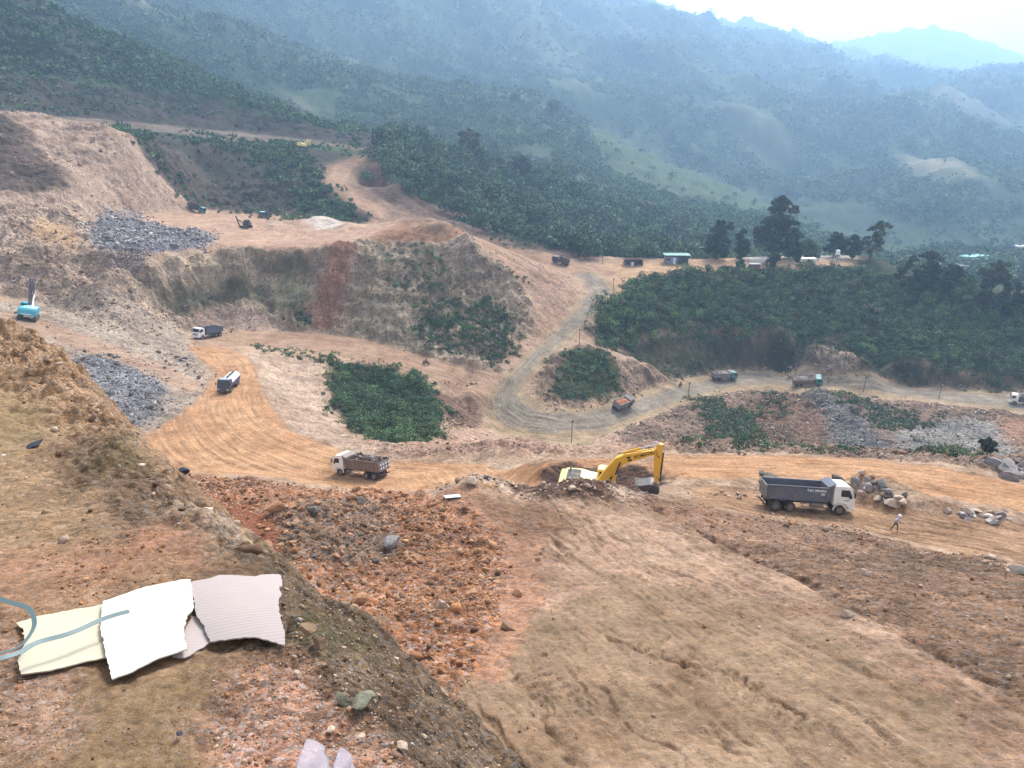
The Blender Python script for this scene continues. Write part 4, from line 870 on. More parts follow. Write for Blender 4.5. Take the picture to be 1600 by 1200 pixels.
def along(px, w, spacing, lo, hi, cols, seed, z=0):
    q = pxpoly(px); r = np.random.default_rng(seed); out = []
    for a, b in zip(q[:-1], q[1:]):
        n = max(1, int(np.hypot(*(b - a)[:2]) / spacing)); t = r.uniform(size=n); out.append(a[None, :2] * (1 - t[:, None]) + b[None, :2] * t[:, None] + r.normal(size=(n, 2)) * w)
    xy = np.concatenate(out); p = np.stack([xy[:, 0], xy[:, 1], height(xy[:, 0], xy[:, 1], GZ)], -1)
    return stones(p, psize(len(p), lo, hi, seed, 2.4), cols, seed)
stone_heap('roadside_stones', [along([(838,628),(870,640),(920,637),(975,622),(1005,612)], .9, .28, .18, .62, PKC, 118), along([(760,585),(735,600),(680,598),(655,590)], .7, .8, .2, .7, PKC, 119),
    along([(1135,574),(1200,572),(1290,580),(1400,596),(1500,605),(1600,611)], .9, .6, .2, .8, PKC, 120), along([(930,692),(1000,664),(1060,640),(1130,620),(1200,612)], 1.3, .4, .2, .7, PKC, 121),
    along([(1440,644),(1490,640),(1560,652)], .8, .6, .25, .7, PKC[:1] + [K(240,225,210)], 122), along([(690,668),(715,662),(745,668)], .9, .45, .2, .7, PKC, 123), along([(1050,702),(1200,702),(1350,712),(1450,722)], 1.0, .6, .15, .6, PKC, 124),
    along([(560,692),(640,700),(700,700),(800,700),(900,700),(1040,700)], 1.2, .5, .12, .5, PKC, 125), along([(745,345),(800,372),(850,390),(930,410)], 1.2, 1.2, .25, .7, PKC, 126),
    along([(1060,772),(1150,775),(1200,770)], .8, .35, .12, .5, PKC, 127), along([(800,430),(820,470),(800,490)], 2.0, .8, .3, 1.3, PKC, 128)], 'pale stones lining the edges of the haul roads')
# single boulders: the largest, each its own object
def boulder_mesh(seed, cols, sub=2):
    V, Fc = rock_shape(seed, sub); r = np.random.default_rng(seed); me_o = None
    me = bpy.data.meshes.new('boulder'); me.from_pydata([tuple(v) for v in V], [], [tuple(f) for f in Fc])
    at = me.attributes.new('Col', 'FLOAT_COLOR', 'POINT'); at.data.foreach_set('color', np.tile(np.append(cols, 1), len(V)).astype(np.float32)); me.materials.append(M_stone); return me
BM = {}
def boulder(pos, size, kind, label, group=None, name='boulder', sink=.25, cat='boulder', flat=1.0):
    k = (kind, random.randrange(4))
    if k not in BM: BM[k] = boulder_mesh(sum(map(ord, kind)) % 97 + k[1] * 7 + len(kind) * 31, {'orange': K(200,150,114), 'grey': K(172,162,158), 'slate': K(130,120,110), 'pale': K(222,195,172), 'brown': K(158,128,102), 'white': K(235,225,215), 'green': K(150,146,124), 'dark': K(84,84,96)}[kind])
    o = bpy.data.objects.new(name, BM[k]); C.objects.link(o); o.location = (pos[0], pos[1], pos[2] + size * (.5 - sink) * flat)
    o.scale = (size * random.uniform(.85, 1.2), size * random.uniform(.85, 1.15), size * random.uniform(.8, 1.1) * flat); o.rotation_euler = (random.uniform(-.5, .5), random.uniform(-.4, .4), random.uniform(0, 6.3))
    tag(o, label, cat, group); return o
def bgroup(polys, n, lo, hi, kinds, label, group, seed, name='boulder'):
    global WARP
    w0 = WARP; WARP = .4; p = scatter(polys, .3, seed=seed); WARP = w0; r = np.random.default_rng(seed); p = p[r.permutation(len(p))[:n]]
    for q in p: boulder(q, r.uniform(lo, hi), kinds[r.integers(len(kinds))], label, group, name)

# ------------------------------------------------------------------ machines
def paint(name, rgb, rough=.45, metal=0.0, dirt=.35, k=1.0):
    m, nt, bs = new_mat(name); b = NB(nt); co = b.node('ShaderNodeNewGeometry').outputs['Position']
    n = b.noise(co, 1.8, 5, .65); c = lin(*rgb)
    col = b.mix(b.ramp(n, .42, .68, 0, dirt), (c[0] * k, c[1] * k, c[2] * k, 1), (.30, .21, .14, 1))
    nt.links.new(col, bs.inputs['Base Color']); bs.inputs['Roughness'].default_value = rough; bs.inputs['Metallic'].default_value = metal
    return m
MT = {'white': paint('white_paint', (232, 232, 230), .35, 0, .18), 'slate': paint('slate_paint', (84, 92, 106), .5, 0, .3), 'brown': paint('dusty_brown_paint', (112, 94, 88), .6, 0, .6),
      'teal': paint('teal_paint', (58, 128, 128), .45, 0, .25), 'bluebody': paint('navy_paint', (40, 50, 100), .4, 0, .2), 'navy': paint('dark_navy_paint', (34, 46, 66), .4, 0, .2),
      'black': paint('black_rubber', (44, 42, 42), .8, 0, .5), 'chassis': paint('chassis_paint', (50, 46, 46), .7, 0, .5), 'glass': paint('dark_glass', (30, 36, 44), .12, 0, .05),
      'rim': paint('rim_steel', (120, 112, 108), .5, .3, .5), 'yellow': paint('yellow_paint', (235, 180, 50), .45, 0, .12), 'cream': paint('sun_bleached_yellow_paint', (238, 218, 142), .5, 0, .15),
      'creamroof': paint('cream_canvas', (232, 224, 190), .7, 0, .2), 'steel': paint('bright_steel', (205, 205, 215), .25, .7, .05), 'bucket': paint('worn_steel', (72, 70, 76), .55, .3, .4), 'grey': paint('grey_paint', (128, 124, 122), .6, 0, .45),
      'tealbright': paint('bright_teal_paint', (60, 160, 180), .4, 0, .2), 'palegreen': paint('pale_teal_paint', (150, 210, 205), .4, 0, .2), 'dark': paint('dark_brown_paint', (66, 54, 58), .6, 0, .3),
      'letter': paint('white_lettering', (235, 240, 245), .5, 0, 0), 'blackletter': paint('black_lettering', (30, 26, 20), .6, 0, 0), 'red': paint('red_lens', (150, 30, 25), .3, 0, .1), 'lamp': paint('lamp_lens', (220, 220, 215), .15, 0, .05),
      'green': paint('green_paint', (60, 120, 100), .5, 0, .3), 'mast': paint('mast_steel', (88, 84, 100), .6, .2, .2)}
def bm_box(bm, c, s, rot=None, bev=0):
    r = bmesh.ops.create_cube(bm, size=1.0); vv = r['verts']
    for v in vv:
        p = Vector((v.co.x * s[0], v.co.y * s[1], v.co.z * s[2]))
        if rot is not None: p = rot @ p
        v.co = p + Vector(c)
    if bev:
        es = list({e for v in vv for e in v.link_edges}); bmesh.ops.bevel(bm, geom=es, offset=bev, segments=2, affect='EDGES')
def bm_prism(bm, prof, y0, y1, bev=0):      # profile in x,z extruded along y
    a = [bm.verts.new((x, y0, z)) for x, z in prof]; b = [bm.verts.new((x, y1, z)) for x, z in prof]; n = len(prof)
    fs = [bm.faces.new(a), bm.faces.new(b[::-1])]
    for i in range(n): fs.append(bm.faces.new((a[i], b[i], b[(i + 1) % n], a[(i + 1) % n])))
    bmesh.ops.recalc_face_normals(bm, faces=fs)
    if bev: bmesh.ops.bevel(bm, geom=list({e for f in fs for e in f.edges}), offset=bev, segments=2, affect='EDGES')
def bm_cyl(bm, p0, p1, r0, r1=None, seg=16):
    r1 = r0 if r1 is None else r1; p0 = Vector(p0); p1 = Vector(p1); d = p1 - p0
    q = bmesh.ops.create_cone(bm, cap_ends=True, segments=seg, radius1=r0, radius2=r1, depth=d.length)
    M = Matrix.Translation((p0 + p1) / 2) @ d.to_track_quat('Z', 'Y').to_matrix().to_4x4()
    for v in q['verts']: v.co = M @ v.co
def ob(name, fn, mat, parent=None, smooth_=False):
    bm = bmesh.new(); fn(bm); me = bpy.data.meshes.new(name); bm.to_mesh(me); bm.free()
    if smooth_:
        for p in me.polygons: p.use_smooth = True
    me.materials.append(MT[mat] if isinstance(mat, str) else mat); o = bpy.data.objects.new(name, me); C.objects.link(o)
    if parent is not None: o.parent = parent
    return o
def empty(name, label, cat, group=None):
    o = bpy.data.objects.new(name, None); C.objects.link(o); o.empty_display_size = .3; tag(o, label, cat, group); return o
def seat_on_ground(o, pos, fwd, L=3.0, W=1.1, lift=0.0, hf=None):
    hf = hf or (lambda x, y: float(height(np.array([x]), np.array([y]), GZ)[0]))
    f = Vector((fwd[0], fwd[1], 0)).normalized(); l = Vector((-f.y, f.x, 0)); p = Vector((pos[0], pos[1], 0))
    hs_ = [hf(*(p + f * a * L + l * b * W)[:2]) for a in (-1, 1) for b in (-1, 1)]
    zf = (hs_[2] + hs_[3]) / 2; zb = (hs_[0] + hs_[1]) / 2; zl = (hs_[1] + hs_[3]) / 2; zr = (hs_[0] + hs_[2]) / 2
    X = (f * 2 * L + Vector((0, 0, zf - zb))).normalized(); Yv = (l * 2 * W + Vector((0, 0, zl - zr))).normalized(); Zv = X.cross(Yv).normalized(); Yv = Zv.cross(X)
    o.rotation_euler = Matrix((X, Yv, Zv)).transposed().to_euler(); o.location = (p.x, p.y, sum(hs_) / 4 + lift)
def head(u, v, u2, v2):
    a = G1(u, v); b = G1(u2, v2); return a, (b - a)
def text_part(s, size, loc, rot, parent, mat='letter', name='lettering'):
    cu = bpy.data.curves.new(name, 'FONT'); cu.body = s; cu.size = size; cu.extrude = .004; cu.offset = size * .02; cu.materials.append(MT[mat])
    tmp = bpy.data.objects.new(name, cu); C.objects.link(tmp); dg = bpy.context.evaluated_depsgraph_get(); me = bpy.data.meshes.new_from_object(tmp.evaluated_get(dg)); bpy.data.objects.remove(tmp)
    o = bpy.data.objects.new(name, me); C.objects.link(o); o.parent = parent; o.location = loc; o.rotation_euler = rot; return o
def wheel(parent, x, y, r=.53, w=.34, dual=False, out=1):
    def f(bm):
        for k in ([0, -1] if dual else [0]):
            c = y + k * out * (w + .03)
            bm_cyl(bm, (x, c - w / 2, r), (x, c + w / 2, r), r, seg=24)
            for q in range(0): pass
        bmesh.ops.bevel(bm, geom=[e for e in bm.edges if e.calc_length() < .3 and abs(e.verts[0].co.y - e.verts[1].co.y) < .01], offset=.05, segments=1, affect='EDGES')
    t = ob('wheel', f, 'black', parent)
    def g(bm):
        bm_cyl(bm, (x, y + out * (w / 2 - .02), r), (x, y + out * (w / 2 + .015), r), r * .58, r * .50, 20); bm_cyl(bm, (x, y + out * (w / 2), r), (x, y + out * (w / 2 + .09), r), r * .2, r * .16, 12)
    ob('rim', g, 'rim', t); return t
def dump_truck(label, cabm='white', boxm='slate', roofm=None, load=None, text=None, tail=False, group='tipper trucks working on the quarry roads'):
    t = empty('dump_truck', label, 'dump truck', group)
    def ch(bm):
        for s in (-1, 1): bm_box(bm, (-.1, s * .42, .98), (8.2, .12, .26))
        for x in (3.0, -1.75, -3.15): bm_cyl(bm, (x, -1.0, .53), (x, 1.0, .53), .12, seg=10); bm_box(bm, (x, 0, .55), (.4, .45, .4))
        for x in (1.6, 0, -2.4, -4.0): bm_box(bm, (x, 0, .98), (.12, .9, .2))
        bm_box(bm, (-4.25, 0, .72), (.12, 2.2, .14)); bm_cyl(bm, (1.9, 0, 1.1), (1.9, 0, 2.2), .14, seg=10)
    ob('chassis', ch, 'chassis', t)
    prof = [(2.28, 1.02), (2.28, 2.72), (2.42, 2.95), (3.75, 2.98), (4.02, 2.78), (4.26, 1.95), (4.32, 1.5), (4.32, .62), (3.78, .62), (3.70, .95), (3.45, 1.18), (3.0, 1.27), (2.6, 1.2), (2.45, 1.02)]
    def cb(bm): bm_prism(bm, prof, -1.22, 1.22, .05)
    cab = ob('cab', cb, cabm, t)
    def ws(bm):
        q = [Vector((4.275, 0, 1.92)), Vector((4.055, 0, 2.72))]; d = (q[1] - q[0]); n = Vector((d.z, 0, -d.x)).normalized()
        M = Matrix((n, Vector((0, 1, 0)), d.normalized())).transposed(); bm_box(bm, (q[0] + q[1]) / 2 + n * .012, (.03, 2.14, d.length), M, .01)
    ob('windshield', ws, 'glass', cab)
    for s in (-1, 1):
        def sw(bm): bm_prism(bm, [(2.95, 1.95), (2.95, 2.62), (3.72, 2.62), (4.02, 2.0), (4.02, 1.78), (3.75, 1.78), (3.7, 1.95)], s * 1.215, s * 1.245)
        ob('side_window', sw, 'glass', cab)
        def arch(bm):
            pts = [(3.0 + math.cos(a) * r_, .53 + math.sin(a) * r_) for r_, rng in ((.70, range(0, 181, 20)), (.62, range(180, -1, -20))) for a in [math.radians(d) for d in rng]]
            bm_prism(bm, pts, s * 1.08 if s > 0 else -1.27, 1.27 if s > 0 else -1.08)
        ob('mudguard', arch, cabm, cab)
        def mi(bm): bm_box(bm, (4.2, s * 1.42, 2.2), (.1, .22, .5), None, .02); bm_cyl(bm, (4.1, s * 1.2, 2.5), (4.2, s * 1.42, 2.4), .02, seg=6)
        ob('mirror', mi, 'chassis', cab)
        def hl(bm): bm_box(bm, (4.335, s * .92, .86), (.05, .36, .2), None, .02)
        ob('headlight', hl, 'lamp', cab)
    def gr(bm):
        for k in range(4): bm_box(bm, (4.335, 0, 1.12 + k * .14), (.04, 1.5, .07))
    ob('grille', gr, 'chassis', cab)
    def bu(bm): bm_box(bm, (4.36, 0, .66), (.16, 2.42, .22), None, .03)
    ob('bumper', bu, cabm if cabm == 'white' else 'chassis', cab)
    if roofm:
        def vi(bm): bm_prism(bm, [(2.4, 2.96), (3.6, 3.0), (4.0, 2.82), (4.22, 2.74), (4.0, 2.9), (3.6, 3.06), (2.4, 3.02)], -1.2, 1.2)
        ob('roof_cover', vi, roofm, cab)
    # tipping body: floor, flared sides with ribs and a top rail, headboard with a canopy lip
    def bd(bm):
        bm_box(bm, (-1.2, 0, 1.28), (5.9, 2.2, .12))
        for s in (-1, 1):
            M = Matrix.Rotation(s * .05, 3, 'X')
            bm_box(bm, (-1.2, s * 1.2, 1.98), (5.9, .07, 1.4), M); bm_box(bm, (-1.2, s * 1.245, 2.68), (5.95, .16, .12), M, .02); bm_box(bm, (-1.2, s * 1.215, 1.42), (5.95, .14, .24), M, .02)
            for x in np.linspace(-4.0, 1.55, 2 if text else 9): bm_box(bm, (x, s * 1.25, 2.0), (.1, .1, 1.2), M)
        bm_box(bm, (1.74, 0, 2.05), (.07, 2.44, 1.6)); M = Matrix.Rotation(-.5, 3, 'Y'); bm_box(bm, (2.05, 0, 2.98), (.85, 2.44, .07), M)
        for s in (-1, 1): bm_prism(bm, [(1.7, 2.6), (1.7, 2.86), (2.35, 3.16), (2.35, 3.08)], s * 1.22 - .03, s * 1.22 + .03)
    body = ob('dump_body', bd, boxm, t)
    def inn(bm): bm_box(bm, (-1.2, 0, 1.36), (5.75, 2.1, .03)); bm_box(bm, (1.69, 0, 2.0), (.02, 2.2, 1.25))
    ob('body_lining', inn, 'brown', body)
    def tg(bm):
        bm_box(bm, (-4.19, 0, 1.96), (.08, 2.4, 1.3), Matrix.Rotation(.08, 3, 'Y'), .01)
        for y in (-.8, 0, .8): bm_box(bm, (-4.26, y, 1.95), (.08, .1, 1.2), Matrix.Rotation(.08, 3, 'Y'))
    tgo = ob('tailgate', tg, 'grey' if tail or text else boxm, t)
    if tail:
        for y in (-.85, -.3, .3, .85):
            for z in (1.75, 2.25):
                def sq(bm): bm_box(bm, (-4.36 + (z - 1.96) * .08, y, z), (.03, .26, .22))
                ob('white_marking', sq, 'letter', tgo)
    if text:
        for s in (-1,):
            text_part(text[0], .34, (-.35, s * 1.272, 2.28), (math.radians(87), 0, 0), body); text_part(text[1], .34, (1.0, s * 1.262, 1.92), (math.radians(87), 0, 0), body)
        text_part('SKTMRH', .13, (3.3, -1.235, 1.55), (math.radians(90), 0, 0), cab, 'chassis')
    if load:
        def ld(bm):
            r = random.Random(len(label)); nx, ny = 22, 10; g = [[None] * (ny + 1) for _ in range(nx + 1)]
            for i in range(nx + 1):
                for j in range(ny + 1):
                    a = i / nx; b_ = j / ny; z = 2.35 + .62 * math.sin(math.pi * a) ** .6 * math.sin(math.pi * b_) ** .6 + r.uniform(-.09, .09); g[i][j] = bm.verts.new((-4.1 + a * 5.75, -1.13 + b_ * 2.26, z))
            for i in range(nx):
                for j in range(ny): bm.faces.new((g[i][j], g[i + 1][j], g[i + 1][j + 1], g[i][j + 1]))
        lo = ob('load', ld, LOADM[load[0]], t)
        if load[1]:
            p = np.array([(random.uniform(-3.9, 1.4), random.uniform(-1, 1), random.uniform(2.65, 2.95)) for _ in range(load[1])])
            v, f, c = stones(p, psize(len(p), .15, .5, 5), load[2], 9); so = raw_mesh('load_stones', v, 3, c, M_stone, lo, f.ravel()); tag(so, kind='stuff')
    for s in (-1, 1):
        wheel(t, 3.0, s * 1.02, out=s); wheel(t, -1.75, s * 1.04, dual=True, out=s); wheel(t, -3.15, s * 1.04, dual=True, out=s)
    def tk(bm): bm_cyl(bm, (.2, -.95, .85), (1.4, -.95, .85), .3, seg=14)
    ob('fuel_tank', tk, 'rim', t)
    for s in (-1, 1):
        def gd(bm):
            for z in (.72, 1.0): bm_box(bm, (.45, s * 1.2, z), (2.9 if s > 0 else 2.6, .05, .09))
            for x in (-.6, .5, 1.7): bm_box(bm, (x, s * 1.18, .88), (.06, .05, .36))
        ob('side_guard', gd, 'grey', t)
        def tl(bm): bm_box(bm, (-4.33, s * .9, .74), (.05, .32, .12))
        ob('tail_light', tl, 'red', t)
    return t
def soilmat(name, c):
    m, nt, bs = new_mat(name); b = NB(nt); co = b.node('ShaderNodeNewGeometry').outputs['Position']
    n = b.noise(co, 3, 6, .7); q = b.node('ShaderNodeRGB'); q.outputs[0].default_value = tuple(c) + (1,)
    nt.links.new(b.scalecol(q.outputs[0], b.ramp(n, .3, .7, .6, 1.35)), bs.inputs['Base Color']); bs.inputs['Roughness'].default_value = .95
    bp = b.node('ShaderNodeBump'); bp.inputs['Strength'].default_value = .8; bp.inputs['Distance'].default_value = .3; nt.links.new(n, bp.inputs['Height']); nt.links.new(bp.outputs[0], bs.inputs['Normal']); return m
LOADM = {'orange': soilmat('orange_earth', K(205,130,85)), 'pale': soilmat('pale_rubble', K(200,180,165)), 'brown': soilmat('brown_rubble', K(110,88,74))}
PL = [K(215,205,200), K(190,175,165), K(160,140,125)]
def put(o, u, v, u2, v2, s=1.0, L=3.0, lift=0.02):
    a, d = head(u, v, u2, v2); seat_on_ground(o, a, d, L * s, 1.1 * s, lift); o.scale = (s, s, s); return o
put(dump_truck('nearest tipper truck, empty, white cab and slate blue box with white lettering', 'white', 'slate', text=('TAC MINING', 'VII 7')), 1256, 797, 1330, 799.5)
put(dump_truck('tipper with a white cab and dusty brown box of stones, white squares on tailgate', 'white', 'brown', roofm='creamroof', load=('brown', 60, [K(120,100,86), K(150,135,120), K(215,205,200)]), tail=True), 566, 743, 480, 729)
put(dump_truck('white-cabbed tipper with a plain dark slate box below the grassy quarry cliff', 'white', 'slate'), 325, 527, 278, 531)
put(dump_truck('tipper loaded with orange earth climbing away round the hairpin bend', 'dark', 'grey', load=('orange', 0, None)), 970, 637, 1012, 622, .92)
put(dump_truck('green tipper with a grey box of white rock, nearer the bend of the lower road', 'teal', 'grey', load=('pale', 40, PL)), 1130, 594, 1180, 591, .95)
put(dump_truck('bright green tipper with a brown-grey box of rock, beside the grey scree cone', 'teal', 'brown', load=('pale', 40, PL)), 1262, 598, 1330, 601, 1.0)
put(dump_truck('white-cabbed tipper just entering at the right edge of the lower road', 'white', 'slate', load=('brown', 0, None)), 1604, 632, 1560, 628, .95)
put(dump_truck('dark brown empty tipper coming down the top road above the junction', 'dark', 'dark'), 876, 413, 848, 402, .85)
put(dump_truck('dark tipper with a teal cab half hidden at the foot of the pink slope', 'teal', 'dark'), 306, 331, 340, 336, .85)
put(dump_truck('dark tipper with a pale hood parked at the back of the quarry platform', 'navy', 'dark', roofm='palegreen'), 416, 340, 395, 345, .8)
# blue tanker
def tanker():
    t = empty('water_tanker', 'dark blue water tanker with a long silver-white tank driving down the orange haul road', 'tanker truck')
    def ch(bm):
        for s in (-1, 1): bm_box(bm, (-.1, s * .42, .95), (7.6, .12, .26))
        for x in (2.6, -1.5, -2.85): bm_cyl(bm, (x, -1, .5), (x, 1, .5), .12, seg=8)
    ob('chassis', ch, 'chassis', t)
    def cb(bm): bm_prism(bm, [(1.95, .7), (1.95, 2.6), (2.1, 2.75), (3.4, 2.75), (3.62, 2.5), (3.85, 1.75), (3.9, .6), (3.3, .6), (2.9, 1.15), (2.3, 1.15)], -1.2, 1.2, .05)
    cab = ob('cab', cb, 'navy', t)
    def ws(bm):
        q = [Vector((3.86, 0, 1.68)), Vector((3.65, 0, 2.45))]; d = q[1] - q[0]; n = Vector((d.z, 0, -d.x)).normalized(); M = Matrix((n, Vector((0, 1, 0)), d.normalized())).transposed(); bm_box(bm, (q[0] + q[1]) / 2 + n * .012, (.03, 2.15, d.length), M)
    ob('windshield', ws, 'glass', cab)
    def rf(bm): bm_box(bm, (2.75, 0, 2.80), (1.2, 2.1, .06), None, .02)
    ob('roof', rf, 'steel', cab)
    def bu(bm): bm_box(bm, (3.95, 0, .62), (.16, 2.4, .3), None, .03)
    ob('bumper', bu, 'chassis', cab)
    for s in (-1, 1):
        def sw(bm): bm_prism(bm, [(2.5, 1.75), (2.5, 2.4), (3.35, 2.4), (3.6, 1.75)], s * 1.2 - .01, s * 1.2 + .02)
        ob('side_window', sw, 'glass', cab)
        def hl(bm): bm_box(bm, (3.93, s * .88, .95), (.06, .4, .22), None, .02)
        ob('headlight', hl, 'lamp', cab)
        def mi(bm): bm_box(bm, (3.75, s * 1.42, 2.0), (.1, .2, .45))
        ob('mirror', mi, 'chassis', cab)
    def tk(bm):
        pr = [(math.cos(a) * 1.18, 1.85 + math.sin(a) * .78) for a in np.linspace(0, 2 * math.pi, 24, endpoint=False)]
        a = [bm.verts.new((1.7, y, z)) for y, z in pr]; b_ = [bm.verts.new((-3.7, y, z)) for y, z in pr]
        bm.faces.new(a); bm.faces.new(b_[::-1])
        for i in range(24): bm.faces.new((a[i], b_[i], b_[(i + 1) % 24], a[(i + 1) % 24]))
        bmesh.ops.recalc_face_normals(bm, faces=bm.faces[:])
    tank = ob('tank', tk, 'white', t)
    def sk(bm):
        for s in (-1, 1): bm_box(bm, (-1.0, s * 1.19, 1.45), (5.2, .05, .7))
    ob('side_panel', sk, 'bluebody', t)
    def wk(bm):
        bm_box(bm, (-1.0, 0, 2.66), (4.9, .5, .05))
        for x in (.6, -1, -2.6): bm_cyl(bm, (x, 0, 2.6), (x, 0, 2.8), .25, seg=12)
    ob('walkway', wk, 'chassis', tank)
    for s in (-1, 1): wheel(t, 2.6, s * 1.0, .5, .32, out=s); wheel(t, -1.5, s * 1.02, .5, .32, True, s); wheel(t, -2.85, s * 1.02, .5, .32, True, s)
    return t
put(tanker(), 358, 606, 348, 618, 1.0)

# ---- excavator
def ang_box(bm, a, b, w, h0, h1=None):       # tapered box between two points in the x,z plane, width w along y
    h1 = h0 if h1 is None else h1; a = Vector((a[0], 0, a[1])); b = Vector((b[0], 0, b[1])); d = (b - a).normalized(); n = Vector((-d.z, 0, d.x))
    pr = [a - n * h0 / 2, b - n * h1 / 2, b + n * h1 / 2, a + n * h0 / 2]; bm_prism(bm, [(p.x, p.z) for p in pr], -w / 2, w / 2, min(.03, h1 / 6))
def excavator(label, main='yellow', house='cream', boom=((.4, 2.0), (2.5, 4.9), (5.7, 6.1)), sticktop=(6.0, 6.9), stickend=(5.95, 2.6), text=False, group=None, lean=0):
    t = empty('excavator', label, 'excavator', group)
    for s in (-1, 1):
        def tr(bm):
            pts = [(-2.3, .1), (2.3, .1), (2.62, .5), (2.3, .95), (-2.3, .95), (-2.62, .5)]; bm_prism(bm, pts, s * 1.35 - .3, s * 1.35 + .3, .05)
            for x in np.linspace(-2.2, 2.2, 18): bm_box(bm, (x, s * 1.35, .06), (.07, .62, .08)); bm_box(bm, (x, s * 1.35, .98), (.07, .62, .06))
        tro = ob('track', tr, 'black', t)
        def ro(bm):
            for x in np.linspace(-1.8, 1.8, 7): bm_cyl(bm, (x, s * 1.65, .3), (x, s * 1.70, .3), .16, seg=10)
            for x in (-2.15, 2.15): bm_cyl(bm, (x, s * 1.65, .52), (x, s * 1.71, .52), .36, seg=16)
        ob('roller', ro, 'rim', tro)
    def un(bm): bm_box(bm, (0, 0, .75), (2.2, 2.2, .5), None, .05); bm_cyl(bm, (0, 0, .9), (0, 0, 1.25), .8, seg=20)
    ob('undercarriage', un, 'chassis', t)
    def ho(bm):
        bm_prism(bm, [(-3.0, 1.3), (-2.9, 2.55), (-2.7, 2.7), (-1.1, 2.7), (-.4, 2.5), (1.6, 2.3), (1.7, 1.25), (-2.6, 1.2)], -1.5, 1.5, .06)
    hs_ = ob('house', ho, house, t)
    def en(bm): bm_box(bm, (-1.95, 0, 2.76), (1.3, 2.1, .16), None, .03); bm_box(bm, (-.6, -.8, 2.62), (.7, .8, .12))
    ob('engine_cover', en, 'chassis', hs_)
    def ex(bm): bm_cyl(bm, (-2.3, .6, 2.75), (-2.3, .6, 3.3), .07, seg=10)
    ob('exhaust', ex, 'chassis', hs_)
    def cw(bm): bm_prism(bm, [(-3.35, 1.5), (-3.35, 2.35), (-3.1, 2.6), (-2.92, 2.6), (-2.92, 1.3), (-3.15, 1.3)], -1.48, 1.48, .08)
    ob('counterweight', cw, house, hs_)
    def cb(bm): bm_prism(bm, [(.35, 1.35), (.3, 3.2), (.5, 3.35), (1.7, 3.35), (1.98, 3.0), (2.1, 2.2), (2.05, 1.3)], .45, 1.5, .06)
    cab = ob('cab', cb, house, t)
    def wn(bm):
        bm_prism(bm, [(.5, 2.2), (.5, 3.1), (1.65, 3.1), (1.88, 2.9), (1.95, 2.2)], .43, .455); bm_prism(bm, [(.5, 2.2), (.5, 3.1), (1.65, 3.1), (1.88, 2.9), (1.95, 2.2)], 1.495, 1.52)
        d = Vector((-.28, 0, .35)); bm_box(bm, (2.07, .98, 2.45), (.03, .9, 1.0), Matrix.Rotation(-.12, 3, 'Y'))
    ob('cab_window', wn, 'glass', cab)
    b0, b1, b2 = boom
    def bo(bm):
        A, B_, D_ = [Vector((p[0], 0, p[1])) for p in boom]
        d1 = (B_ - A).normalized(); d2 = (D_ - B_).normalized(); n1 = Vector((-d1.z, 0, d1.x)); n2 = Vector((-d2.z, 0, d2.x)); nm = ((n1 + n2) / 2).normalized()
        up = [A + n1 * .28, (A + B_) / 2 + n1 * .46, B_ + nm * .52 - d1 * .3, B_ + nm * .46 + d2 * .6, (B_ + D_) / 2 + n2 * .36, D_ + n2 * .2 + d2 * .1]
        lo = [D_ - n2 * .22 + d2 * .1, (B_ + D_) / 2 - n2 * .34, B_ - nm * .50, (A + B_) / 2 - n1 * .42, A - n1 * .28]
        bm_prism(bm, [(p.x, p.z) for p in up + lo], -.28, .28, .03)
    bmo = ob('boom', bo, main, t)
    st0, st1 = Vector((sticktop[0], 0, sticktop[1])), Vector((stickend[0], 0, stickend[1]))
    def sk(bm):
        d = (st1 - st0).normalized(); n = Vector((-d.z, 0, d.x)); L = (st1 - st0).length
        if n.x > 0: n = -n                    # n points back to the cab
        pr = [st0 + n * .12, st0 + d * L * .25 + n * .5, st1 + n * .18, st1 - n * .18, st0 + d * L * .3 - n * .32, st0 - n * .28]
        bm_prism(bm, [(p.x, p.z) for p in pr], -.2, .2, .03)
    sto = ob('stick', sk, main, t)
    def bk(bm):
        o = st1; pts = [(0, .15), (-.55, .25), (-1.15, .10), (-1.75, -.05), (-1.45, -.35), (-.95, -.95), (-.5, -1.2), (.05, -1.05), (.35, -.5), (.3, 0)]
        bm_prism(bm, [(o.x + x, o.z + z) for x, z in pts], -.75, .75, .04)
        for y in (-.6, -.3, 0, .3, .6): bm_box(bm, (o.x - 1.85, y, o.z - .02), (.35, .12, .1), Matrix.Rotation(.2, 3, 'Y'))
    ob('bucket', bk, 'bucket', sto)
    def lk(bm): bm_cyl(bm, st1 + Vector((-.1, -.15, .9)), st1 + Vector((.45, -.15, .25)), .06, seg=8); bm_cyl(bm, st1 + Vector((-.1, .15, .9)), st1 + Vector((.45, .15, .25)), .06, seg=8); bm_cyl(bm, st1 + Vector((.45, -.2, .25)), st1 + Vector((.2, -.2, -.2)), .06, seg=8)
    ob('bucket_linkage', lk, 'chassis', sto)
    B1 = Vector((b1[0], 0, b1[1])); B2 = Vector((b2[0], 0, b2[1])); mid = B1 + (B2 - B1) * .08 + Vector((-.1, 0, .62))
    def sc1(bm): bm_cyl(bm, mid, mid + (st0 - mid) * .48, .13, seg=12)
    c1 = ob('stick_cylinder', sc1, main, bmo)
    def sc2(bm): bm_cyl(bm, mid + (st0 - mid) * .46, st0, .07, seg=10)
    ob('piston_rod', sc2, 'steel', c1)
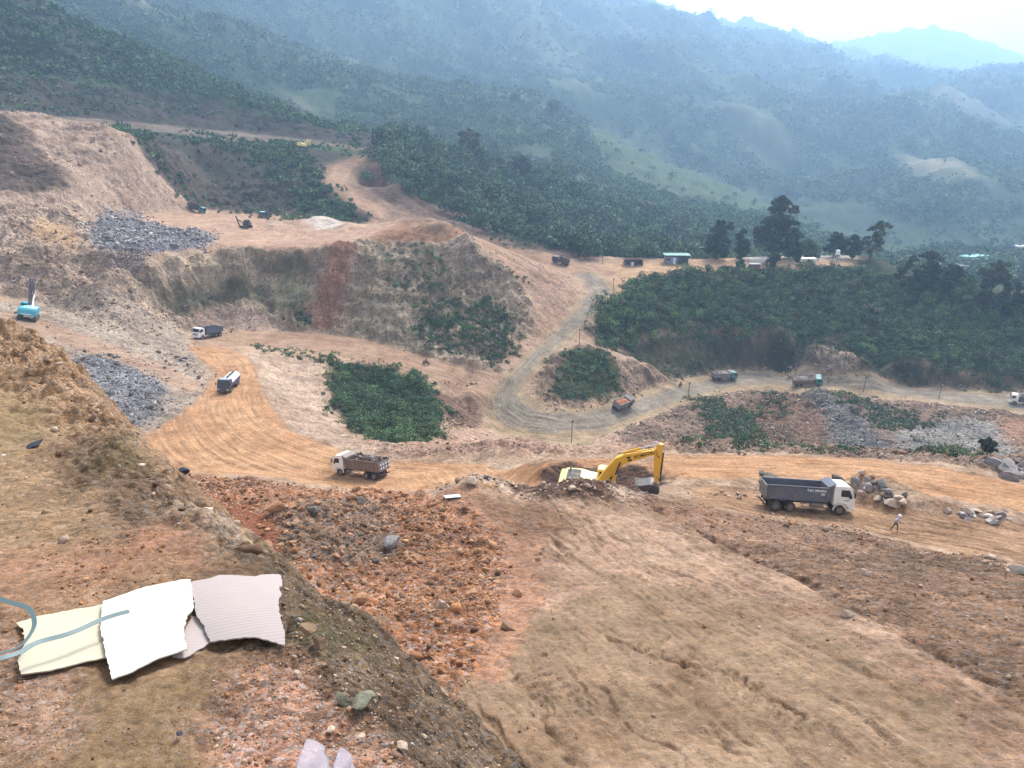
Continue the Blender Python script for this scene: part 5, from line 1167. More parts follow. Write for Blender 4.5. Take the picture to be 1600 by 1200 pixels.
    for s in (-1, 1):
        f0 = Vector((1.55, s * .45, 1.5)); f1 = Vector((b1[0] * .98, s * .36, b1[1] - .15))
        def bc1(bm): bm_cyl(bm, f0, f0 + (f1 - f0) * .58, .13, seg=12)
        q = ob('boom_cylinder', bc1, main, t)
        def bc2(bm): bm_cyl(bm, f0 + (f1 - f0) * .56, f1, .07, seg=10)
        ob('piston_rod', bc2, 'chassis', q)
    hb = st0 + (st1 - st0) * .28
    def bkc(bm): bm_cyl(bm, hb + Vector((.38, 0, .3)), st1 + Vector((.34, 0, 1.1)), .1, seg=10); bm_cyl(bm, st1 + Vector((.34, 0, 1.2)), st1 + Vector((.4, 0, .3)), .06, seg=10)
    ob('bucket_cylinder', bkc, 'chassis', sto)
    def hose(bm):
        pts = [B1 + Vector((-.3, -.1, .62)), (B1 + B2) / 2 + Vector((0, -.1, .45)), B2 + Vector((-.1, -.25, .35)), B2 + Vector((.2, -.28, -.5)), st0 + (st1 - st0) * .3 + Vector((.1, -.24, 0))]
        for a, b_ in zip(pts[:-1], pts[1:]): bm_cyl(bm, a, b_, .035, seg=6)
    ob('hose', hose, 'chassis', bmo)
    if text:
        an = math.atan2(b2[1] - b1[1], b2[0] - b1[0]); d2 = (B2 - B1).normalized(); p = B1 + d2 * 1.35
        text_part('KOMATSU', .42, (p.x, -.292, p.z - .12), Euler3(an), bmo, 'blackletter')
        def sq(bm): q = B1 + d2 * .75; M = Matrix.Rotation(-an, 3, 'Y'); bm_box(bm, (q.x, -.285, q.z + .12), (.34, .02, .2), M); bm_box(bm, (q.x + .12, -.285, q.z - .14), (.36, .02, .2), M)
        ob('black_marking', sq, 'blackletter', bmo)
    return t
def Euler3(an): return (math.radians(90), -an, 0)
ex = excavator('large yellow excavator working behind the stony crest in the middle of the picture', text=True)
_a = Vector(at_drop(926, 783, 40.2)); ex.location = _a; _b = G1(1100, 735); ex.rotation_euler = (0, 0, math.atan2(-2.2, 12))
ex2 = excavator('small sun-bleached excavator far off at the end of the hillside terrace', main='cream', house='cream', boom=((.4, 1.6), (1.6, 4.0), (3.4, 4.6)), sticktop=(3.6, 5.2), stickend=(3.7, 2.0))
a = G1(474, 231); seat_on_ground(ex2, a, (1, .1), 2, 1.2, 0); ex2.scale = (.85,) * 3
# teal crawler drill rig
def drill():
    t = empty('drill_rig', 'teal crawler drill rig with a dark raised mast at the left edge of the quarry', 'drill rig')
    for s in (-1, 1):
        def tr(bm): bm_prism(bm, [(-1.9, .08), (1.9, .08), (2.2, .45), (1.9, .85), (-1.9, .85), (-2.2, .45)], s * 1.25 - .27, s * 1.25 + .27, .05)
        ob('track', tr, 'black', t)
    def ho(bm): bm_prism(bm, [(-2.5, 1.1), (-2.45, 2.1), (-2.2, 2.35), (1.3, 2.35), (1.6, 2.0), (1.6, 1.0)], -1.45, 1.45, .08)
    h = ob('house', ho, 'tealbright', t)
    def rf(bm): bm_box(bm, (-.6, -.2, 2.40), (2.9, 2.2, .08), None, .03)
    ob('roof', rf, 'palegreen', h)
    def st(bm): bm_box(bm, (-2.52, .1, 1.35), (.05, 1.5, .12))
    ob('stripe', st, 'white', h)
    def cb(bm): bm_prism(bm, [(.2, 1.1), (.2, 2.9), (1.6, 2.9), (2.0, 2.2), (2.0, 1.1)], .45, 1.45, .05)
    c = ob('cab', cb, 'tealbright', t)
    def wn(bm): bm_box(bm, (.85, .44, 2.45), (1.1, .03, .65)); bm_box(bm, (.85, 1.46, 2.45), (1.1, .03, .65)); bm_box(bm, (.19, .95, 2.45), (.03, .8, .6))
    ob('cab_window', wn, 'glass', c)
    def ms(bm):
        A = Vector((1.9, 0, 1.0)); d = Vector((.32, .1, 1)).normalized()
        for y in (-.35, .35):
            for x in (0, .5): bm_cyl(bm, A + Vector((x, y, 0)), A + Vector((x, y, 0)) + d * 6.3, .09, seg=6)
        for k in range(9):
            p = A + d * (k * .75)
            bm_box(bm, p + Vector((.25, 0, .1)), (.62, .8, .1))
        bm_cyl(bm, A + Vector((.25, 0, -.9)), A + Vector((.25, 0, 0)) + d * 6.0, .11, seg=8); bm_box(bm, A + d * 4.6 + Vector((.25, 0, 0)), (.6, .7, 1.0))
    ob('mast', ms, 'mast', t)
    def br(bm): bm_cyl(bm, (.4, -.3, 2.2), (2.7, -.2, 4.2), .12, seg=8); bm_cyl(bm, (.4, -.6, 1.6), (2.4, -.2, 3.0), .1, seg=8)
    ob('brace', br, 'white', t)
    return t
dr = drill(); a = G1(44, 499); seat_on_ground(dr, a, (-.42, 1), 1.8, 1.2, 0); dr.scale = (1.25,) * 3
# small track drill on the platform
def small_drill():
    t = empty('track_drill', 'small black track drill among stones on the quarry platform', 'drill rig')
    for s in (-1, 1):
        def tr(bm): bm_prism(bm, [(-1.1, .05), (1.1, .05), (1.35, .35), (1.1, .65), (-1.1, .65), (-1.35, .35)], s * .9 - .2, s * .9 + .2, .04)
        ob('track', tr, 'black', t)
    def bd(bm): bm_box(bm, (-.3, 0, 1.05), (1.8, 1.3, .8), None, .08)
    ob('engine_housing', bd, 'navy', t)
    def bo(bm): bm_cyl(bm, (.5, 0, 1.1), (2.2, .1, 1.9), .14, seg=8); bm_box(bm, (2.3, .1, 1.4), (.25, .3, 3.0), Matrix.Rotation(.35, 3, 'Y'))
    ob('drill_feed', bo, 'chassis', t)
    def cp(bm): bm_prism(bm, [(-.9, 1.4), (-.9, 2.1), (.2, 2.1), (.5, 1.4)], -.5, .5, .05)
    ob('canopy', cp, 'black', t); return t
sd_ = small_drill(); a = G1(385, 356); seat_on_ground(sd_, a, (-1, .3), 1.1, .9, 0); sd_.scale = (1.3,) * 3

# ---- people
def skin_body(name, joints, edges, mats_by, parent=None, sub=1):
    me = bpy.data.meshes.new(name); me.from_pydata([j[:3] for j in joints], edges, []); o = bpy.data.objects.new(name, me); C.objects.link(o)
    mod = o.modifiers.new('skin', 'SKIN')
    for i, j in enumerate(joints):
        r = j[3]; me.skin_vertices[0].data[i].radius = (r, r if len(j) < 5 else j[4]); me.skin_vertices[0].data[i].use_root = (i == 0)
    o.modifiers.new('sub', 'SUBSURF').levels = sub; o.modifiers['sub'].render_levels = sub
    dg = bpy.context.evaluated_depsgraph_get(); m2 = bpy.data.meshes.new_from_object(o.evaluated_get(dg)); o.modifiers.clear(); o.data = m2
    m2.materials.clear()
    for m in mats_by[0]: m2.materials.append(m)
    for p in m2.polygons: p.material_index = mats_by[1](p.center); p.use_smooth = True
    if parent is not None: o.parent = parent
    return o
MT.update(skin=paint('skin', (190, 140, 110), .6, 0, 0), shirt=paint('pale_blue_shirt', (170, 180, 205), .8, 0, .1), trousers=paint('dark_trousers', (48, 46, 60), .85, 0, .1), helmet=paint('white_helmet', (235, 235, 235), .35, 0, 0), hair=paint('black_hair', (25, 22, 22), .6, 0, 0), shoe=paint('dark_shoes', (40, 34, 32), .7, 0, .2), jacket=paint('dark_jacket', (40, 46, 60), .8, 0, .05))
def person(label, pose, top='shirt', hat='helmet', group=None):
    t = empty('person', label, 'person', group)
    J = []; E = []
    def add(x, y, z, r, p=None, r2=None):
        J.append((x, y, z, r) if r2 is None else (x, y, z, r, r2)); i = len(J) - 1
        if p is not None: E.append((p, i))
        return i
    sit = pose == 'ride'; hz_ = .78 if sit else .92; lean_ = .12 if not sit else .10
    pel = add(0, 0, hz_, .12, None, .15); wa = add(.02 + lean_ * .3, 0, hz_ + .18, .105, pel, .14); chs = add(.04 + lean_ * .7, 0, hz_ + .38, .12, wa, .17); nk = add(.05 + lean_, 0, hz_ + .54, .055, chs); hd0 = add(.07 + lean_, 0, hz_ + .60, .075, nk); hd1 = add(.08 + lean_, 0, hz_ + .71, .088, hd0); add(.08 + lean_, 0, hz_ + .79, .06, hd1); add(.175 + lean_, 0, hz_ + .675, .014, hd1)
    for s in (-1, 1):
        sh = add(.04 + lean_ * .9, s * .19, hz_ + .47, .062, chs)
        if sit: el = add(.30, s * .25, hz_ + .25, .045, sh); wr = add(.52, s * .27, hz_ + .26, .03, el); hd = (.60, s * .27, hz_ + .25); hdv = Vector((.08, 0, -.03))
        else:
            f = s * .22; el = add(.02 + f * .6, s * .24, hz_ + .22, .045, sh); wr = add(.12 + f * .9, s * .22, hz_ + .03, .03, el); hdv = Vector((.03, 0, -.09)); hd = (.14 + f * .9, s * .22, hz_ - .03)
        pm = add(hd[0], hd[1], hd[2], .032, wr)
        for k in range(4):
            a = add(hd[0] + hdv.x * .5, hd[1] + (k - 1.5) * .018, hd[2] + hdv.z * .5, .010, pm); add(hd[0] + hdv.x * (1.0 - .12 * abs(k - 1.5)), hd[1] + (k - 1.5) * .018, hd[2] + hdv.z * (1.0 - .12 * abs(k - 1.5)), .008, a)
        add(hd[0] + .03, hd[1] - s * .035, hd[2] + .0, .010, pm)
        if sit: hp = add(0, s * .1, hz_ - .02, .095, pel); kn = add(.40, s * .2, hz_ - .12, .065, hp); an = add(.22, s * .2, hz_ - .52, .045, kn); add(.38, s * .2, hz_ - .56, .04, an)
        else: hp = add(s * .03, s * .09, hz_ - .06, .092, pel); kn = add(s * .17 + .06, s * .1, .50, .062, hp); an = add(s * .27 - .04, s * .1, .10 if s > 0 else .14, .042, kn); add(s * .27 + .11, s * .1, .045 if s > 0 else .06, .038, an)
    M_ = [MT[top], MT['trousers'], MT['skin'], MT['shoe']]
    def reg(c):
        if c.z > hz_ + .53: return 2
        if abs(c.y) > .17 and not sit and c.z < hz_ + .06 and c.z > hz_ - .16: return 2
        if sit and c.x > .50: return 2
        if c.z > hz_ + .04: return 0
        if c.z < (hz_ - .5 if sit else .10): return 3
        return 1
    b_ = skin_body('body', J, E, (M_, reg), t)
    hx = .085 + lean_
    def ht(bm):
        q = bmesh.ops.create_uvsphere(bm, u_segments=16, v_segments=10, radius=.135)
        for v in q['verts']: v.co = Vector((v.co.x * 1.1 + hx, v.co.y, max(v.co.z, -.01) * .95 + hz_ + .755))
        if hat == 'helmet': bm_cyl(bm, (hx + .01, 0, hz_ + .745), (hx + .01, 0, hz_ + .76), .175, .16, 20)
    ob('helmet' if hat == 'helmet' else 'hair', ht, hat, t, True)
    def fc(bm):
        for s in (-1, 1): bmesh.ops.create_uvsphere(bm, u_segments=6, v_segments=5, radius=.011, matrix=Matrix.Translation((hx + .083, s * .032, hz_ + .70)))
        bm_box(bm, (hx + .085, 0, hz_ + .625), (.01, .045, .008))
    ob('face', fc, 'hair', t)
    return t
def stand(o, u, v, u2, v2, s=1.0, lift=0.0):
    a, d = head(u, v, u2, v2); o.location = a + Vector((0, 0, lift)); o.rotation_euler = (0, 0, math.atan2(d.y, d.x)); o.scale = (s,) * 3; return o
stand(person('worker in pale blue shirt and white helmet walking right of the nearest truck', 'walk'), 1397, 828, 1420, 832, 1.02)
stand(person('figure in dark clothes standing on the far edge of the quarry platform', 'walk', 'jacket', 'hair'), 451, 340, 460, 340, 1.0)
def motorbike(label):
    t = empty('motorcycle', label, 'motorcycle', 'motorbikes on the haul roads')
    for x in (-.62, .65):
        def wh(bm):
            bm_cyl(bm, (x, -.05, .30), (x, .05, .30), .30, seg=20)
        wv = ob('wheel', wh, 'black', t)
        def hb(bm): bm_cyl(bm, (x, -.07, .30), (x, .07, .30), .18, seg=12)
        ob('rim', hb, 'rim', wv)
    def fr(bm): bm_cyl(bm, (.65, 0, .3), (.42, 0, .95), .035, seg=8); bm_cyl(bm, (.42, 0, .85), (-.1, 0, .5), .05, seg=8); bm_cyl(bm, (-.1, 0, .45), (-.62, 0, .3), .04, seg=8); bm_box(bm, (.02, 0, .38), (.36, .22, .26), None, .03); bm_cyl(bm, (-.1, .13, .28), (-.8, .15, .38), .05, seg=8)
    ob('frame', fr, 'chassis', t)
    def se(bm): bm_prism(bm, [(-.75, .74), (-.7, .82), (.1, .76), (.2, .68), (-.1, .62), (-.7, .68)], -.13, .13, .02)
    ob('seat', se, 'black', t)
    def bd(bm): bm_prism(bm, [(.2, .5), (.38, 1.0), (.55, .98), (.52, .45)], -.16, .16, .03)
    ob('leg_shield', bd, 'navy', t)
    def hbm(bm): bm_cyl(bm, (.38, -.33, 1.02), (.38, .33, 1.02), .018, seg=8); bm_box(bm, (.48, 0, .97), (.12, .2, .14), None, .03)
    ob('handlebar', hbm, 'chassis', t); return t
for (u, v, u2, v2, lb, lp) in ((666, 569, 690, 575, 'motorbike on the middle road beside the gully thicket', 'rider in a dark jacket on the motorbike by the gully thicket'), (1063, 604, 1040, 610, 'motorbike on the lower road near the hairpin bend', 'rider in a dark jacket on the motorbike near the hairpin bend')):
    m_ = motorbike(lb); stand(m_, u, v, u2, v2, 1.12, .01)
    r_ = person(lp, 'ride', 'jacket', 'helmet' if u > 900 else 'hair', 'motorbike riders'); r_.location = m_.location + Vector((0, 0, .02)); r_.rotation_euler = m_.rotation_euler; r_.scale = m_.scale
    off = Vector((-.22, 0, 0)); off.rotate(m_.rotation_euler); r_.location += off

# ---- poles
def pole(label, u, v, v_top, mat='dark'):
    a = G1(u, v); dep = a.y * CP - a.z * SP; h = (v - v_top) * dep / F / (CP * 1.0) * 1.0
    t = empty('utility_pole', label, 'pole', 'poles beside the haul roads'); t.location = a - Vector((0, 0, .1))
    def sh(bm): bm_cyl(bm, (0, 0, -.3), (0, 0, h), .11, .08, 10)
    ob('shaft', sh, 'chassis', t)
    def tp(bm): bm_box(bm, (.05, 0, h + .05), (.5, .16, .3), None, .03); bm_cyl(bm, (-.1, 0, h - .5), (.3, 0, h - .05), .04, seg=6)
    ob('lamp_head', tp, 'chassis', t); return t
pole('dark pole at the outer rim of the hairpin bend', 893, 692, 657); pole('short dark pole on the bank above the hairpin thicket', 905, 541, 516)
pole('tall thin pole at the top road junction', 957, 472, 438); pole('pole beside the lower road left of the green trucks', 1075, 624, 598)
pole('pole beside the lower road in front of the dark bank', 1349, 612, 588); pole('rightmost pole beside the lower road', 1467, 622, 603)
pole('thin pole beyond the top road near the orange roofed shelter', 941, 412, 392); pole('thin stake on top of the eroded quarry spur', 709, 356, 335)

# ---- sheds and slabs on the upper pad
for k_, c_ in (('roofgreen', (96, 138, 130)), ('wall', (120, 132, 158)), ('rust', (196, 140, 110)), ('wood', (96, 80, 78)), ('concrete', (222, 216, 205)), ('bluewhite', (205, 215, 228)), ('roofgrey', (150, 150, 152)), ('tealroof', (120, 190, 196))):
    MT[k_] = paint(k_, c_, .7, 0, .2)
def shed(label, cat, u, v, w, d, h, roof, wall, over=.5, slope=.4, openings=True, yaw=0.0, name='shed', group=None):
    a = G1(u, v); t = empty(name, label, cat, group); t.location = a - Vector((0, 0, .1)); t.rotation_euler = (0, 0, yaw)
    def wl(bm):
        th = .12
        bm_box(bm, (0, d / 2, h / 2), (w, th, h)); bm_box(bm, (-w / 2, 0, h / 2), (th, d - .1, h)); bm_box(bm, (w / 2, 0, h / 2), (th, d - .1, h))
        if openings: bm_box(bm, (-w * .22, -d / 2, h * .45), (w * .5, th, h * .9)); 
        else: bm_box(bm, (0, -d / 2, h / 2), (w - .02, th, h))
    ob('wall', wl, wall, t)
    def rf(bm): bm_box(bm, (0, -.1, h + .12), (w + over * 2, d + over * 2, .12), Matrix.Rotation(-slope * .3, 3, 'X'))
    ob('roof', rf, roof, t)
    if openings:
        def po(bm):
            for x in (-w / 2, w * .12, w / 2): bm_box(bm, (x, -d / 2 - .1, h / 2), (.14, .14, h))
        ob('post', po, 'wood', t)
        def dr_(bm): bm_box(bm, (-w * .12, -d / 2 - .08, h * .4), (.9, .06, h * .78))
        ob('door', dr_, 'bluewhite', t)
        def wi(bm): bm_box(bm, (-w * .38, -d / 2 - .08, h * .6), (.9, .06, .8))
        ob('window', wi, 'glass', t)
    return t
shed('blue-grey shed with a flat green roof and a white door beside the upper pad', 'shed', 1056, 411, 8.2, 4.5, 3.3, 'roofgreen', 'wall', .7, .25, True, -.05)
shed('low open shelter with a rusty orange roof left of the green roofed shed', 'shelter', 989, 413, 6.2, 4.0, 2.0, 'rust', 'wood', .4, .9, True, .1, 'shelter')
shed('small dark booth with a grey roof at the near edge of the upper pad', 'booth', 1178, 422, 3.3, 2.6, 2.4, 'roofgrey', 'wood', .3, .3, False, 0, 'booth')
shed('white box cabin lying on the upper pad behind the small trees', 'cabin', 1258, 412, 7.0, 2.6, 2.1, 'concrete', 'concrete', .05, .05, False, 0, 'cabin')
shed('long low cream store behind the dark booth on the upper pad', 'store', 1188, 409, 8.4, 2.4, 1.2, 'concrete', 'concrete', .05, .05, False, 0, 'store')
shed('house with a pale teal roof among trees at the far right', 'house', 1519, 412, 15, 9, 4.5, 'tealroof', 'bluewhite', .8, .5, False, .3, 'house')
shed('house with a brownish grey roof among trees left of the teal roofed one', 'house', 1488, 424, 13, 9, 4.0, 'roofgrey', 'concrete', .8, .6, False, -.3, 'house')
shed('distant white roofed house at the right edge', 'house', 1596, 391, 14, 8, 3.5, 'concrete', 'concrete', .4, .2, False, 0, 'house')
def tank():
    t = empty('water_tank', 'white water tank on a stand at the right end of the upper pad', 'tank'); t.location = G1(1307, 408)
    def st(bm):
        for x in (-.7, .7):
            for y in (-.7, .7): bm_box(bm, (x, y, 1.3), (.15, .15, 2.8))
        bm_box(bm, (0, 0, 2.65), (1.8, 1.8, .12))
    ob('stand', st, 'concrete', t)
    def tk(bm): bm_cyl(bm, (0, 0, 2.7), (0, 0, 4.1), .8, seg=20); bm_cyl(bm, (0, 0, 4.1), (0, 0, 4.4), .8, .2, 20)
    ob('tank', tk, 'white', t, False)
tank()

# ---- trees one can tell apart
M_bark = soilmat('bark', (.10, .075, .055))
def tree(label, u, v, hpx, wpx, cols, seed, dens=1.0, base=.25, shape=1.0, cat='tree', lean=0.0, group=None, ls=None):
    a = G1(u, v); dep = a.y * CP - a.z * SP; h = hpx * dep / F * 1.02; w_ = wpx * dep / F / 2
    t = empty('tree', label, cat, group); t.location = a - Vector((0, 0, .2)); r = random.Random(seed)
    tips = []
    def tr(bm):
        top = Vector((lean * h, 0, h * .72)); bm_cyl(bm, (0, 0, -.3), top * .5, h * .028, h * .018, 8); bm_cyl(bm, top * .5, top, h * .018, h * .006, 8)
        for k in range(9):
            z = r.uniform(base, .75); p0 = top * (z / .72 if z < .72 else 1); an = r.uniform(0, 6.28); q = p0 + Vector((math.cos(an) * w_ * .65, math.sin(an) * w_ * .65, h * r.uniform(.06, .2)))
            bm_cyl(bm, p0, q, h * .010, h * .003, 6); tips.append(q)
    ob('trunk', tr, M_bark, t)
    n = int(26 * max(1, dens)); P0 = []; Rr = []
    for k in range(n):
        z = base + (1 - base) * (k + .5) / n * .98; prof = math.sin(math.pi * min(1, ((z - base) / (1 - base)) ** shape * .92 + .08)) ** .6
        an = r.uniform(0, 6.28); rad = w_ * prof * r.uniform(.15, .72); P0.append((math.cos(an) * rad + lean * h * z, math.sin(an) * rad, z * h * .94)); Rr.append(max(.5, w_ * r.uniform(.26, .46) * (.5 + .5 * prof)))
    P0 = np.array(P0 + [tuple(q) for q in tips]); Rr = np.array(Rr + [w_ * .3] * len(tips)); cc = shades(len(P0), cols, seed)
    s = leaves(P0, Rr, Rr * .8, int(190 * dens), ls or max(.3, dep / F * 2.0), cc, .22)
    foliage('crown', [s], None, t); return t
OLV = [(.04,.05,.03),(.055,.06,.036),(.03,.044,.026)]
DK = [(.026,.046,.024),(.034,.058,.028),(.042,.064,.034)]
tree('tall broad dark tree towering behind the upper pad', 1207, 402, 96, 74, OLV, 1, 1.9, .10, .75)
tree('dark rounded tree left of the tallest tree', 1120, 404, 62, 46, DK, 2, 1.6, .06, .8)
tree('narrow dark tree between the rounded tree and the tallest tree', 1157, 404, 48, 28, DK, 3, 1.4, .05)
tree('airy brownish tree at the right end of the upper pad', 1358, 405, 62, 46, OLV + DRY[:1], 4, .6, .2, .7, lean=.12)
tree('dark tree standing just right of the tallest tree', 1238, 404, 50, 34, DK, 14, 1.4, .06)
tree('low dark tree between the green roofed shed and the rounded tree', 1088, 404, 36, 30, DK, 15, 1.2, .05)
tree('dark bushy tree behind the water tank', 1302, 402, 40, 40, DK, 5, 1, .1); tree('low dark tree right of the water tank', 1332, 404, 38, 34, DK, 6, 1, .1)
tree('low leafy tree behind the white cabin', 1262, 403, 28, 44, MD, 7, .9, .1); tree('small leafy tree behind the cream store', 1232, 403, 30, 30, MD + DK, 8, .9, .1)
tree('thin young tree standing in front of the cream store', 1206, 424, 30, 24, OLV, 9, .35, .35); tree('small dark tree with a clear trunk in front of the white cabin', 1243, 424, 32, 14, DK, 10, .6, .5)
tree('sapling beside the dark booth', 1156, 422, 18, 16, MD, 11, .4, .3); tree('round dark bush on the near edge of the upper pad', 1133, 424, 8, 10, DK, 12, .6, .05, cat='bush')
tree('leaning dark conical tree beyond the right end of the pad', 1398, 440, 44, 20, DK, 13, .8, .1, lean=.5)
for i, (u, v, h_, w_, c_, lb) in enumerate([(1445, 455, 66, 46, OLV, 'tall olive tree left of the grey roofed house'), (1478, 462, 52, 56, DK, 'broad dark tree below the grey roofed house'), (1540, 490, 88, 60, OLV, 'large dark tree below the teal roofed house'), (1575, 500, 62, 46, DK, 'dark tree at the right edge above the green slope'), (1430, 462, 40, 40, DK, 'round dark tree at the top of the green slope, beside the leaning tree'), (1505, 478, 48, 50, MD, 'mid green tree between the two broad dark trees at right')]):
    tree(lb, u, v, h_, w_, c_, 20 + i, 1.1, .1)
tree('thin brownish tree rising above the knoll forest behind the top road', 735, 262, 62, 46, OLV + DRY[:1], 31, .5, .2, .8); tree('dark spreading tree on the far side of the knoll forest', 815, 284, 40, 34, DK, 32, 1, .2)
tree('small tree in the grey stone yard below the lower road', 1542, 712, 30, 32, OLV, 33, .4, .4, ls=.25)
for i, (u, v, h_, w_, lb) in enumerate([(862, 178, 22, 30, 'dark tree left of the bare hill knob'), (805, 168, 18, 18, 'lone tree on the hazy ridge left of the bare knob')]): tree(lb, u, v, h_, w_, DK, 40 + i, .5, .1)

# ---- single boulders
BG = lambda polys, n, lo, hi, kinds, label, group, seed, name='boulder': bgroup(polys, n, lo, hi, kinds, label, group, seed, name)
BG(zw('rubble'), 70, .2, .45, ['orange'], 'orange clod lying in the earth rubble below the ledge', 'orange clods in the rubble below the ledge', 201, 'clod')
BG(zw('stone rubble'), 16, .22, .5, ['brown', 'slate', 'brown'], 'dark stone lying in the grey patch of the rubble below the ledge', 'dark stones in the rubble patch', 202)
BG(zw('grey talus'), 36, .6, 1.2, ['grey', 'slate', 'white'], 'grey blasted block on the rock pile at the upper left', 'blocks of the upper rock pile', 203)
BG(zw('grey rocks'), 22, .5, .9, ['grey', 'slate'], 'grey block in the broken rock on the quarry floor', 'blocks on the quarry floor', 204)
BG([pxpoly([(1330,745),(1380,752),(1420,775),(1410,795),(1350,780),(1320,760)])], 30, .28, .7, ['grey', 'slate', 'pale', 'pale'], 'grey block in the rock row behind the nearest truck', 'blocks behind the nearest truck', 205)
BG([pxpoly([(1475,790),(1530,795),(1580,812),(1560,822),(1480,810)])], 24, .2, .45, ['grey', 'white', 'pale'], 'pale block in the low stone pile right of the walking worker', 'blocks of the low stone pile', 206)
BG([pxpoly([(1535,722),(1600,728),(1640,740),(1600,752),(1540,740)])], 20, .6, 1.3, ['white', 'slate', 'grey'], 'pale boulder heaped at the right edge beyond the haul road', 'boulders at the right edge', 207)
BG([pxpoly([(1180,742),(1220,748),(1200,762),(1175,758)])], 5, .4, .7, ['slate'], 'dark boulder beside the tail of the nearest truck', 'boulders by the truck tail', 208)
for (u, v, s_, k_, lb) in [(400,1000,0,0,''), (807,931,.36,'orange','rounded orange clod alone on the clay right of the rubble'), (1323,964,.40,'pale','pale flat stone alone on the clay slope at right'), (1350,898,.42,'pale','pale rounded stone on the upper brown bank'), (795,984,.42,'brown','dark brown clod right of the rubble on the clay'), (706,1094,.26,'orange','orange clod at the lower tip of the rubble'),
        (490,800,.8,'slate','large dark slab sticking out at the top of the rubble'), (430,795,.8,'orange','big orange block at the top of the rubble'), (612,850,.8,'grey','pale grey block in the middle of the rubble'), (420,862,.8,'orange','rounded red block at the foot of the smooth red face'), (1592,893,.7,'slate','dark block at the right edge of the brown bank'),
        (735,930,.55,'orange','large orange clod on the right side of the rubble'), (690,948,.5,'pale','angular pale stone on the rubble'), (895,765,.5,'pale','pointed pale rock on the crest in front of the yellow excavator'), (735,752,.7,'pale','pale hump of rock on the crest left of the yellow excavator'), (760,748,.4,'dark','small black rock on the pale crest hump'),
        (560,940,.5,'orange','orange block just beyond the ledge edge'), (850,1025,.2,'brown','small brown clod in the middle of the clay slope'), (1205,752,.7,'slate','dark boulder behind the tail of the nearest truck'), (1314,756,.9,'slate','dark boulder behind the cab of the nearest truck'), (1395,790,.8,'pale','big pale boulder at the end of the rock row')]:
    if s_: boulder(G1(u, v), s_, k_, lb)

# ---- flat white board on the bench
def board(bm): bm_box(bm, (0, 0, .06), (1.4, 1.0, .05), None, .01); bm_box(bm, (0, 0, .02), (1.2, .8, .05))
bo_ = ob('board', board, 'bluewhite'); tag(bo_, 'flat white board lying on the bench above the rubble', 'board'); bo_.location = G1(707, 778) + Vector((0, 0, .04)); bo_.rotation_euler = (-.3, .05, .25)

# ------------------------------------------------------------------ things lying on the ledge
def cardmat(name, c, corr=0.0, stain=.25):
    m, nt, bs = new_mat(name); b = NB(nt); co = b.node('ShaderNodeNewGeometry').outputs['Position']; n = b.noise(co, 6, 5, .6); n2 = b.noise(co, 40, 3, .6)
    col = b.mix(b.ramp(n, .5, .75, 0, stain), tuple(c) + (1,), (.52, .40, .26, 1))
    if corr:
        mp = b.node('ShaderNodeMapping'); mp.inputs['Rotation'].default_value = (0, 0, -.15); nt.links.new(co, mp.inputs[0])
        wv = b.node('ShaderNodeTexWave'); wv.bands_direction = 'Y'; wv.inputs['Scale'].default_value = 13; wv.inputs['Distortion'].default_value = .25; nt.links.new(mp.outputs[0], wv.inputs['Vector'])
        q = b.node('ShaderNodeVectorMath', operation='SCALE'); nt.links.new(col, q.inputs[0]); b.set(q, 'Scale', b.ramp(wv.outputs['Fac'], 0, 1, .93, 1.02)); col = q.outputs[0]
        bp = b.node('ShaderNodeBump'); bp.inputs['Strength'].default_value = .3; bp.inputs['Distance'].default_value = .003; nt.links.new(wv.outputs['Fac'], bp.inputs['Height']); nt.links.new(bp.outputs[0], bs.inputs['Normal'])
    nt.links.new(col, bs.inputs['Base Color']); bs.inputs['Roughness'].default_value = .8; return m
